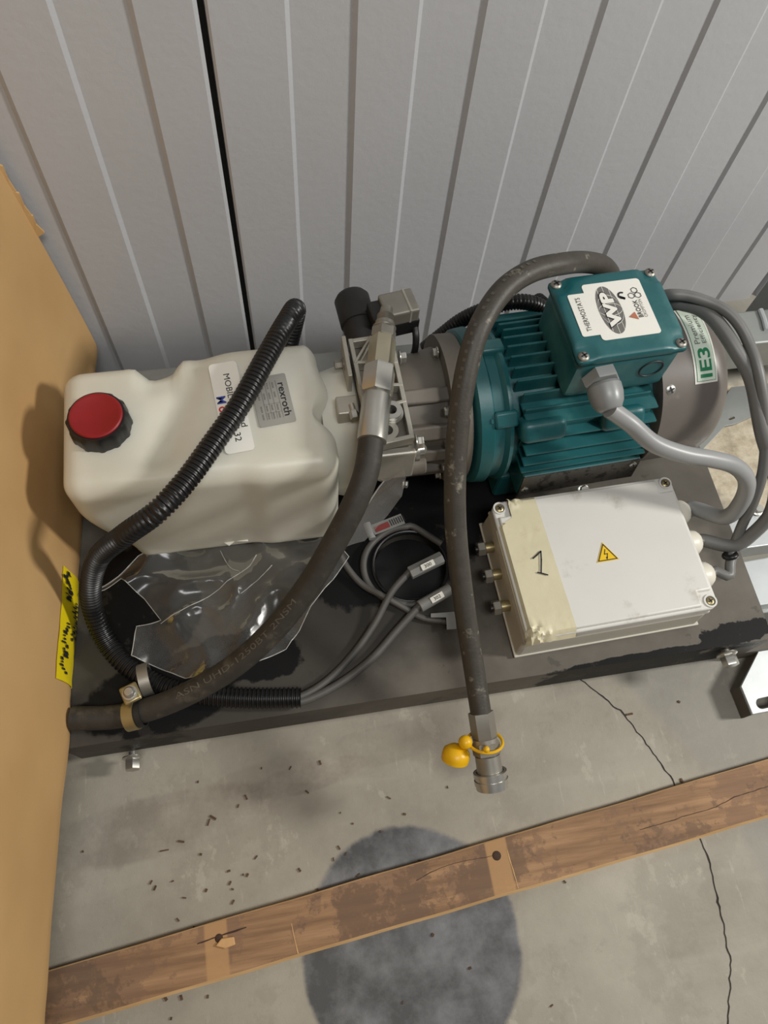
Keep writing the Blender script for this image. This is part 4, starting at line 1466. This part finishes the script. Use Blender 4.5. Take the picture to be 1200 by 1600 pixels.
# hose 1: from the crimped fitting beside the tank down to the clamp
h1 = thing('hydraulic_hose', 'thick dusty black hose with bare steel fitting, running beside the tank to a clamp', 'hose', (-0.0384, 0.3473, 0.1500))
H1 = [(0.1219, 0.4978, 0.4350), (0.1094, 0.4571, 0.4200), (0.0897, 0.4230, 0.4000), (0.0601, 0.3892, 0.3650), (0.0192, 0.3491, 0.3200), (-0.0325, 0.3093, 0.2750), (-0.0916, 0.2781, 0.2350), (-0.1562, 0.2568, 0.2050), (-0.2178, 0.2451, 0.1850), (-0.2734, 0.2433, 0.1730), (-0.3328, 0.2504, 0.1700)]
q1 = resample(catmull(H1, 10), 0.008)
hz1 = MB().tube(q1, 0.0168, 20).build('hose', M['rubber'], h1, smooth=60)
along(q1, 0.0168, 0.36, -0.001, 0.008, 'ASN UHD-1250BT 2NSM', M['hose_print'], h1, (0, -0.1, 1), 0.23, -1)
fd = Vector((0.1710, 0.6866, 0.4520)) - Vector((0.1219, 0.4978, 0.4350))
F0, FL = Vector((0.1207, 0.4902, 0.4350)), fd.normalized()
FT = fd.length


def fpt(t):
    return F0 + FL * (FT * t)


MB().lathe(fpt(0.0), FL, [(0, 0.0172), (0.0005, 0.0192), (0.004, 0.0196), (FT * 0.33, 0.0196), (FT * 0.345, 0.0180), (FT * 0.36, 0.0165)], 32).build('crimp_ferrule', M['steel'], h1)
MB().hexnut(fpt(0.36), fpt(0.565), 0.0225, 0.35).build('swivel_nut', M['steel'], h1, smooth=30)
MB().hexnut(fpt(0.565), fpt(0.80), 0.0185, 0.1).build('hex_adapter', M['zinc_warm'], h1, smooth=30)
MB().hexnut(fpt(0.80), fpt(0.875), 0.0175, 0.3).build('adapter_collar', M['zinc_dull'], h1, smooth=30)
MB().lathe(fpt(0.875), FL, [(0, 0.015), (0.002, 0.0165), (0.004, 0.015), (0.004, 0.0135), (0.010, 0.0135), (0.0105, 0.0105)] + [(0.011 + 0.0025 * k + d_, r_) for k in range(5) for d_, r_ in ((0, 0.0122), (0.0012, 0.0105))] + [(0.024, 0.0095), (0.034, 0.0085), (0.034, 0.005)], 24).build('threaded_end', M['zinc_dull'], h1)

# hose 2: loops over the motor end and hangs over the front edge
h2 = thing('hydraulic_hose', 'worn dusty black hose looping over the motor and hanging down with a quick coupling', 'hose', (0.2858, 0.5232, 0.1500))
H2 = [(0.52, 0.79, 0.30), (0.5318, 0.7436, 0.4000), (0.4992, 0.7201, 0.4600), (0.4536, 0.6974, 0.5000), (0.4030, 0.6726, 0.5300), (0.3497, 0.6515, 0.5450), (0.3034, 0.6212, 0.5480), (0.2674, 0.5802, 0.5350), (0.2477, 0.5421, 0.5100), (0.2343, 0.4994, 0.4750), (0.2251, 0.4506, 0.4300), (0.2202, 0.3983, 0.3850), (0.2206, 0.3498, 0.3450), (0.2243, 0.2913, 0.3000), (0.2294, 0.2210, 0.2550), (0.2317, 0.1573, 0.2250)]
q2 = resample(catmull(H2, 10), 0.008)
MB().tube(q2, 0.0147, 20).build('hose', M['rubber2'], h2, smooth=60)
along(q2, 0.0147, 0.52, 0.004, 0.0045, 'IIIIII III IIIIIIII I IIIIIII', M['hose_print2'], h2, (-0.9, 0, 1), 0.30)
e0, e1 = Vector((0.2315, 0.1623, 0.2270)), Vector((0.2345, 0.0670, 0.1850))
ed = (e1 - e0).normalized()
EL = (e1 - e0).length


def ept(t):
    return e0 + ed * (EL * t)


MB().lathe(ept(0.0), ed, [(0, 0.0155), (0.0004, 0.0178), (EL * 0.33, 0.0178), (EL * 0.36, 0.0165)], 6, 0.2).build('crimp_ferrule', M['zinc_dull'], h2, smooth=25)
MB().lathe(ept(0.35), ed, [(0, 0.0172), (EL * 0.14, 0.0172), (EL * 0.16, 0.015), (EL * 0.22, 0.015)], 24).build('coupling_neck', M['zinc_dull'], h2)
MB().hexnut(ept(0.40), ept(0.58), 0.0195, 0.2).build('coupling_nut', M['zinc_dull'], h2, smooth=30)
MB().lathe(ept(0.58), ed, [(0, 0.0175), (EL * 0.30, 0.018), (EL * 0.30, 0.012)], 32).build('coupling_body', M['zinc_dull'], h2)
sl = MB()
sl.pipe(ept(0.80), ept(0.86), 0.0235, 0.0192, 36).pipe(ept(0.86), ept(0.90), 0.0222, 0.0175, 36).pipe(ept(0.90), ept(0.96), 0.0238, 0.0165, 36).pipe(ept(0.96), ept(1.02), 0.0225, 0.0150, 36)
sl.build('coupling_sleeve', M['steel'], h2)
ca = Vector((ed.x, ed.y, ed.z)).normalized()
yc = MB()
yc.torus(ept(0.40), ca + Vector((-0.12, 0, -0.60)), 0.0240, 0.0022, 36, 8)
a1, u1, v1 = frame(ca)
yc.cyl(ept(0.36) + Vector((-0.020, 0, 0.004)), ept(0.36) + Vector((-0.034, 0.003, 0.004)), 0.003, n=10)
yc.ball(Vector((0.2267, 0.1108, 0.2350)), 0.0045)
yc.build('cap_strap', M['yellow'], h2, label='yellow cap strap')
cpb = Vector((0.1931, 0.1201, 0.2000))
dc = MB()
dc.lathe(cpb + Vector((0, 0.004, 0.012)), Vector((-0.25, -0.75, -0.6)), [(0, 0.004), (0.002, 0.012), (0.008, 0.0185), (0.016, 0.0195), (0.022, 0.019), (0.022, 0.0165), (0.012, 0.015)], 28)
dc.ball(cpb + Vector((0.010, 0.006, 0.020)), 0.0098)
dc.build('dust_cap', M['yellow'], h2, smooth=50, label='yellow rubber dust cap')

# P-clamp bands round hose 1
pc_ = thing('hose_clamp', 'two brassy bolted clamp bands holding the thick hose near the cardboard box', 'clamp', (-0.2556, 0.2771, 0.1500))


def band(c, axis, r, w_, a0, a1, m, name, n=24, th=0.0022):
    a, u, v = frame(axis)
    vs = []
    for i in range(n + 1):
        g = a0 + (a1 - a0) * i / n
        e = u * math.cos(g) + v * math.sin(g)
        for rr_, ww in ((r, -w_ / 2), (r, w_ / 2), (r + th, w_ / 2), (r + th, -w_ / 2)):
            vs.append(Vector(c) + e * rr_ + a * ww)
    fs = [(i * 4 + j, (i + 1) * 4 + j, (i + 1) * 4 + (j + 1) % 4, i * 4 + (j + 1) % 4) for i in range(n) for j in range(4)]
    fs += [(0, 1, 2, 3), (n * 4 + 3, n * 4 + 2, n * 4 + 1, n * 4)]
    return MB().add(vs, fs).build(name, M[m], pc_)


cl = Vector((-0.2485, 0.2403, 0.1780))
tdir = Vector((-0.2734, 0.2433, 0.1730)) - Vector((-0.2178, 0.2451, 0.1850))
band(cl, tdir, 0.0188, 0.016, 0, 2 * PI, 'brass', 'lower_band')
band(cl + tdir.normalized() * -0.013, tdir, 0.0172, 0.008, 0, 2 * PI, 'coil', 'rubber_liner')
bc = Vector((-0.2451, 0.2659, 0.2050))
bp = obox(bc, Vector((0.94, 0.34, 0)), Vector((-0.34, 0.94, 0)), 0.0125, 0.0135, 0.1985, 0.2045).build('clamp_plate', M['brass'], pc_, smooth=30, bevel=0.003)
MB().lathe(bc, (0, 0.05, 1), [(0, 0.0105), (0.002, 0.0105), (0.0022, 0.0082), (0.007, 0.0078), (0.0095, 0.0055), (0.0098, 0.002)], 22).build('clamp_bolt', M['steel'], bp)
uc = Vector((-0.2283, 0.2884, 0.1780))
band(uc, Vector((1, 0.15, 0)), 0.0215, 0.015, 0, 2 * PI, 'zinc_dull', 'upper_band')

# ------------------------------------------------------------------ corrugated conduits
CD = [(0.035, 0.735, 0.33), (0.0500, 0.7436, 0.4000), (0.0314, 0.6999, 0.4250), (-0.0020, 0.6422, 0.4280), (-0.0430, 0.5751, 0.4240), (-0.0808, 0.5251, 0.4200), (-0.1208, 0.4719, 0.4200), (-0.1585, 0.4347, 0.4180), (-0.2053, 0.4240, 0.3850), (-0.2540, 0.4269, 0.3200), (-0.2827, 0.4159, 0.2550), (-0.2930, 0.3927, 0.2050), (-0.2816, 0.3513, 0.1750), (-0.2505, 0.3101, 0.1680), (-0.2002, 0.2733, 0.1680), (-0.1395, 0.2537, 0.1680), (-0.0763, 0.2403, 0.1680), (-0.0124, 0.2314, 0.1680)]
qc, rcg = corrugated(CD, 0.0152, 0.0062)
cdo = MB().tube(qc, rcg, 18).build('corrugated_conduit', M['black'], smooth=50)
tag(cdo, 'black corrugated conduit crossing over the white tank and ending on the base', 'conduit')
CD2 = [(0.2586, 0.7467, 0.2700), (0.2830, 0.7480, 0.3000), (0.3115, 0.7475, 0.3350), (0.3441, 0.7406, 0.3650), (0.3820, 0.7391, 0.3780), (0.4188, 0.7363, 0.3720), (0.4574, 0.7328, 0.3450), (0.46, 0.80, 0.30)]
qc, rcg = corrugated(CD2, 0.0125, 0.0055)
cdo = MB().tube(qc, rcg, 16).build('corrugated_conduit', M['black'], smooth=50)
tag(cdo, 'short black corrugated conduit behind the motor, half hidden by the looping hose', 'conduit')


# ------------------------------------------------------------------ cables
def cable(pts, r, m, label, name='cable', n=12):
    o = MB().tube(resample(catmull(pts, 10), 0.006), r, n).build(name, M[m], smooth=60)
    return tag(o, label, 'cable')


mg = Matrix.Translation(ML) @ Matrix.Rotation(math.radians(2.5), 4, 'Z')
g0 = mg @ (gc + Vector((0.001, -0.015, 0)) + gd * 0.036 - ML)
cable([tuple(g0), (0.4762, 0.4783, 0.4250), (0.5064, 0.4528, 0.4100), (0.5503, 0.4384, 0.3950), (0.5982, 0.4322, 0.3800), (0.6430, 0.4258, 0.3600), (0.6726, 0.4124, 0.3300), (0.6849, 0.4001, 0.2800), (0.6820, 0.3986, 0.2300), tuple(GL[0] + Vector((0.012, 0.003, 0.004))), tuple(GL[0])], 0.0125, 'cable_grey', 'thick light grey cable from the motor terminal box gland to the junction box', n=16)
cable([(0.60, 0.70, 0.40), (0.5735, 0.6608, 0.4600), (0.5971, 0.6484, 0.4700), (0.6249, 0.6337, 0.4700), (0.6440, 0.6167, 0.4700), (0.6583, 0.5964, 0.4650), (0.6692, 0.5705, 0.4550), (0.6760, 0.5247, 0.4400), (0.6897, 0.4718, 0.3950), (0.6995, 0.4271, 0.3400), (0.7062, 0.4005, 0.2800), (0.7070, 0.3851, 0.2350), (0.7011, 0.3620, 0.2000), (0.6894, 0.3351, 0.1880), (0.6807, 0.3152, 0.1860), tuple(GL[2] + Vector((0.010, 0.004, 0))), tuple(GL[2])], 0.0080, 'cable_dark', 'thin dark grey cable arching past the fan cowl, outer of the two')
cable([(0.60, 0.71, 0.36), (0.5937, 0.6603, 0.4400), (0.6035, 0.6495, 0.4500), (0.6204, 0.6341, 0.4550), (0.6356, 0.6082, 0.4550), (0.6536, 0.5644, 0.4450), (0.6734, 0.5246, 0.4250), (0.6892, 0.4595, 0.3800), (0.7319, 0.4170, 0.3100), (0.7366, 0.3838, 0.2650), (0.7190, 0.3656, 0.2250), (0.6967, 0.3593, 0.2000), tuple(GL[1] + Vector((0.010, 0.001, 0))), tuple(GL[1])], 0.0108, 'cable_dark', 'dark grey cable arching past the fan cowl into the middle cream gland')
MB().torus((0.6891, 0.3453, 0.1960), (0.15, -0.7, -0.6), 0.0085, 0.0045, 28, 10).build('cable_seal', M['black'])
tag(bpy.data.objects['cable_seal'], 'black rubber ring on the thin cable below the middle cream gland', 'ring')

# sensor cables with marker sleeves
SZ = 0.158


def sleeve(p0, p1, r, string, parent, flatb):
    p0, p1 = Vector(p0), Vector(p1)
    s = MB().lathe(p0, p1 - p0, [(0, r * 0.85), (0.001, r), ((p1 - p0).length - 0.001, r), ((p1 - p0).length, r * 0.85)], 6 if flatb else 14, 0.5).build('marker_sleeve', M['sleeve'], parent, smooth=30)
    t = (p1 - p0).normalized()
    n = Vector((0.05, -0.35, 1)).normalized()
    n = (n - t * n.dot(t)).normalized()
    v = n.cross(t)
    c = p0.lerp(p1, 0.52)
    f_ = plane_fn(c + n * (r + 0.0003), t, v, 0.0)
    MB().prism(flat(f_, 0.022, 0.0095, 0.001), n * 0.0006).build('marker_label', M['paper'], s, smooth=0)
    f2_ = plane_fn(c + n * (r + 0.0003), t, v, 0.0010)
    text(string, 0.0055, f2_, M['ink'], s, 0.012)


sa = thing('sensor_cable', 'dusty grey sensor cable with a flat marker sleeve ending over the round hole', 'cable', (0.0847, 0.3086, 0.1500))
MB().tube(resample(catmull([(-0.0399, 0.2347, 0.1680), (-0.0122, 0.2338, 0.1650), (0.0278, 0.2522, 0.1570), (0.0711, 0.2847, 0.1570), (0.1118, 0.3266, 0.1620), (0.1451, 0.3694, 0.1750), (0.1776, 0.3961, 0.1820)], 10), 0.006), 0.0055, 10).build('wire', M['cable_sensor'], sa)
sleeve((0.1767, 0.3923, 0.1840), (0.2312, 0.4091, 0.1900), 0.0105, '300', sa, True)
sb = thing('sensor_cable', 'dusty grey sensor cable with a round marker sleeve, lying nearer the front edge', 'cable', (0.1219, 0.2929, 0.1500))
MB().tube(resample(catmull([(-0.0404, 0.2314, 0.1660), (-0.0084, 0.2271, 0.1630), (0.0461, 0.2456, 0.1570), (0.0988, 0.2746, 0.1570), (0.1446, 0.3124, 0.1590), (0.1849, 0.3439, 0.1650)], 10), 0.006), 0.0062, 10).build('wire', M['cable_sensor'], sb)
sleeve((0.1844, 0.3423, 0.1670), (0.2380, 0.3630, 0.1700), 0.0098, '302', sb, False)
lp = []
lc = Vector((0.1835, 0.4164, 0.1580))
for k in range(20):
    g = math.radians(75 + 215 * k / 19)
    lp.append((lc.x + 0.074 * math.cos(g), lc.y + 0.066 * math.sin(g), 0.1565 + 0.002 * math.sin(k)))
lc1 = MB().tube(resample(catmull([(0.2416, 0.4444, 0.1570)] + lp + [(0.2001, 0.3503, 0.1580)], 6), 0.006), 0.0055, 10).build('coiled_cable', M['cable_sensor'])
tag(lc1, 'dark grey cable curled around the round black hole', 'cable')
lc2 = MB().tube(resample(catmull([(0.0758, 0.4423, 0.1700), (0.0857, 0.4189, 0.1650), (0.1049, 0.3907, 0.1610), (0.1330, 0.3662, 0.1680), (0.1624, 0.3457, 0.1600), (0.1895, 0.3260, 0.1570), (0.2308, 0.3137, 0.1570)], 8), 0.006), 0.0052, 10).build('tagged_cable', M['cable_sensor'])
tag(lc2, 'thin grey cable leading from the hose to the pale L-shaped tag', 'cable')
tg = MB().prism([(0.2001, 0.3289, 0.1660), (0.2382, 0.3264, 0.1660), (0.2346, 0.2991, 0.1660), (0.2197, 0.3003, 0.1660), (0.2225, 0.3194, 0.1660), (0.1990, 0.3228, 0.1660)], (0, 0, 0.0012)).build('cable_tag', M['sleeve'], smooth=0)
tag(tg, 'pale grey L-shaped tag on the thin cable beside the hanging hose', 'tag')
# red and silver label wrapped on a wire
rt = thing('wire_label', 'small silver and red printed label wrapped on a cable behind the thick hose', 'label', (0.1559, 0.4857, 0.1550))
lq = [(0.1286, 0.4854, 0.1720), (0.1824, 0.4997, 0.1720), (0.1867, 0.4819, 0.1720), (0.1353, 0.4686, 0.1720)]
MB().prism(lq, (0, 0, 0.0012)).build('label_strip', M['sleeve'], rt, smooth=0)
MB().prism([(0.1352, 0.4815, 0.1735), (0.1593, 0.4884, 0.1735), (0.1619, 0.4790, 0.1735), (0.1378, 0.4721, 0.1735)], (0, 0, 0.0006)).build('red_print', M['ink_red_dull'], rt, smooth=0)
mb = MB()
for k in range(7):
    x_, y_ = 608 + 3.2 * k, 813 - 1.25 * k
    a = Vector((0.1617, 0.4904, 0.1735)).lerp(Vector((0.1839, 0.4965, 0.1735)), k / 6)
    mb.prism([a, a + Vector((0.0012, 0.0004, 0)), a + Vector((0.004, -0.010, 0)), a + Vector((0.0028, -0.0104, 0))], (0, 0, 0.0006))
mb.build('black_print', M['ink'], rt, smooth=0)
MB().cyl((0.1254, 0.4913, 0.1700), (0.1306, 0.4643, 0.1680), 0.006, n=14).build('end_ferrule', M['gland_grey'], rt)

# black stick of cable beside the tank foot
bs = MB().tube(resample(catmull([(-0.0687, 0.4942, 0.1630), (-0.0121, 0.4899, 0.1650), (0.0492, 0.4877, 0.1660), (0.0863, 0.4939, 0.1660)], 6), 0.006), 0.0085, 12).build('black_cable', M['cable_black'])
tag(bs, 'straight black cable lying along the foot of the white tank', 'cable')

# ------------------------------------------------------------------ plastic bag with a printed card
bag = thing('plastic_bag', 'crumpled clear plastic bag lying on the dark base in front of the tank', 'bag', (-0.1224, 0.3905, 0.1500))
OUT = [(-0.3068, 0.4303, 0.1700), (-0.2648, 0.4574, 0.1700), (-0.2343, 0.4861, 0.1700), (-0.1747, 0.5060, 0.1700), (-0.1114, 0.5150, 0.1700), (-0.0528, 0.4846, 0.1700), (0.0138, 0.4909, 0.1700), (0.0683, 0.4766, 0.1700), (0.0885, 0.4383, 0.1700), (0.0577, 0.3996, 0.1700), (0.0192, 0.3633, 0.1700), (-0.0023, 0.3310, 0.1700), (-0.0253, 0.3056, 0.1700), (-0.0715, 0.2892, 0.1700), (-0.1098, 0.2778, 0.1700), (-0.1738, 0.2838, 0.1700), (-0.2460, 0.3251, 0.1700), (-0.2415, 0.3516, 0.1700), (-0.2390, 0.3700, 0.1700), (-0.2042, 0.3758, 0.1700), (-0.2281, 0.4148, 0.1700), (-0.2602, 0.4505, 0.1700), (-0.2843, 0.4332, 0.1700)]
op = [Vector((p[0], p[1], 0)) for p in OUT]


def inside(x, y):
    c = False
    for a, b in zip(op, op[1:] + op[:1]):
        if (a.y > y) != (b.y > y) and x < (b.x - a.x) * (y - a.y) / (b.y - a.y) + a.x:
            c = not c
    return c


def bag_z(x, y):
    p = Vector((x * 7, y * 7, 4.0))
    r1 = 1 - abs(noise.noise(p)) * 2
    r2 = 1 - abs(noise.noise(p * 2.3 + Vector((7, 0, 0)))) * 2
    r3 = 1 - abs(noise.noise(p * 5.0 + Vector((0, 9, 0)))) * 2
    return 0.158 + 0.020 * max(0, r1) ** 2 + 0.009 * max(0, r2) ** 2 + 0.0012 * r3


pts2, edges2 = [], []
for a, b in zip(op, op[1:] + op[:1]):
    n = max(1, int((b - a).length / 0.006))
    pts2 += [a.lerp(b, k / n) for k in range(n)]
nb = len(pts2)
R4 = random.Random(8)
x = min(p.x for p in op)
while x < max(p.x for p in op):
    y = min(p.y for p in op)
    while y < max(p.y for p in op):
        q = Vector((x + R4.uniform(-0.001, 0.001), y + R4.uniform(-0.001, 0.001), 0))
        if inside(q.x, q.y) and min((q - p).length for p in pts2[:nb]) > 0.003:
            pts2.append(q)
        y += 0.006
    x += 0.006
r_ = geometry.delaunay_2d_cdt([p.to_2d() for p in pts2], [], [list(range(nb))], 1, 1e-6)
vs = [Vector((p.x, p.y, bag_z(p.x, p.y))) for p in r_[0]]
MB().add(vs, [list(f) for f in r_[2]]).build('bag_film', M['film'], bag, smooth=180)
seam = [Vector((p.x, p.y, bag_z(p.x, p.y) + 0.0006)) for p in pts2[:nb]]
sm = MB()
for i0, i1 in ((0, nb // 2), (nb // 2, nb - 1)):
    sm.tube(seam[i0:i1 + 1], lambda i: 0.0006 + 0.0005 * abs(noise.noise(Vector((i * 0.3, 0, 0)))), 6)
sm.build('bag_seam', M['seam'], bag, smooth=60, label='pale line painting the lit upper edge of the flap')
for cp in (((-0.1096, 0.4776, 0.1900), (-0.0965, 0.4459, 0.1900), (-0.0828, 0.4365, 0.1900)), ((-0.0832, 0.3982, 0.1900), (-0.0576, 0.4162, 0.1900), (-0.0319, 0.4388, 0.1900)), ((-0.2053, 0.3704, 0.1850), (-0.1643, 0.3887, 0.1900), (-0.1155, 0.4121, 0.1900), (-0.0697, 0.4421, 0.1900), (-0.0550, 0.4635, 0.1900)), ((0.0044, 0.3674, 0.1800), (0.0139, 0.3814, 0.1800), (0.0193, 0.3931, 0.1800))):
    q = resample(catmull(cp, 6), 0.005)
    q = [Vector((p.x + 0.001 * noise.noise(p * 90), p.y, bag_z(p.x, p.y) + 0.0007)) for p in q]
    MB().tube(q, lambda i: 0.0005 + 0.0009 * abs(noise.noise(Vector((i * 0.4, 3, 0)))), 6).build('bag_crease', M['seam'], bag, smooth=60)
# stiff leaf of film standing up beside the hose
lf = [(0.0708, 0.4374, 0.2000), (0.1041, 0.4600, 0.2600), (0.1361, 0.4840, 0.3100), (0.1683, 0.5043, 0.3500), (0.1720, 0.4783, 0.3400), (0.1669, 0.4663, 0.3100), (0.1488, 0.4613, 0.2600), (0.1135, 0.4455, 0.2100)]
L0_, L1_ = [Vector(p) for p in lf[:4]], [Vector(p) for p in (lf[7], lf[6], lf[5], lf[4])]
vs, fs = [], []
for i in range(25):
    t = i / 24 * 3
    k = min(2, int(t))
    a, b = L0_[k].lerp(L0_[k + 1], t - k), L1_[k].lerp(L1_[k + 1], t - k)
    for j in range(9):
        s = j / 8
        p = a.lerp(b, s)
        p.z += 0.006 * math.sin(PI * s) + 0.004 * noise.noise(p * 30)
        vs.append(p)
fs = [(i * 9 + j, (i + 1) * 9 + j, (i + 1) * 9 + j + 1, i * 9 + j + 1) for i in range(24) for j in range(8)]
MB().add(vs, fs).build('bag_flap', M['film_lit'], bag, smooth=40)
MB().tube([vs[i * 9] + Vector((0, 0, 0.0008)) for i in range(6, 25)], 0.0011, 6).build('bag_seam', M['seam'], bag, smooth=60, label='pale line painting the lit upper edge of the flap')  # pale tube paints the bright upper edge of the flap
# printed card inside the bag
cd = thing('printed_card', 'small white printed card stuck out of the plastic bag under the tank edge', 'card', (-0.0930, 0.5033, 0.1550))
cq = [(-0.1082, 0.5163, 0.1860), (-0.0665, 0.4929, 0.1860), (-0.0637, 0.4793, 0.1860), (-0.0842, 0.4822, 0.1860), (-0.0936, 0.4759, 0.1860), (-0.1102, 0.4902, 0.1860)]
MB().prism(cq, (0, 0, 0.001)).build('card', M['paper'], cd, smooth=0)
cfn = plane_fn((-0.0791, 0.4941, 0.1872), (0.1, 1, 0), (-1, 0.1, 0), 0.0008)
text('BE', 0.006, cfn, M['ink'], cd, bold=0.02)
mb = MB()
f_ = plane_fn((-0.0904, 0.5012, 0.1872), (1, -0.2, 0), (0.2, 1, 0), 0.0008)
mb.add([f_(-0.004, -0.001), f_(0.0, -0.003), f_(0.005, 0.0), f_(0.001, 0.003)], [(0, 1, 2, 3)])
mb.build('card_symbol', M['ink'], cd, smooth=0)
bpy.context.view_layer.update()
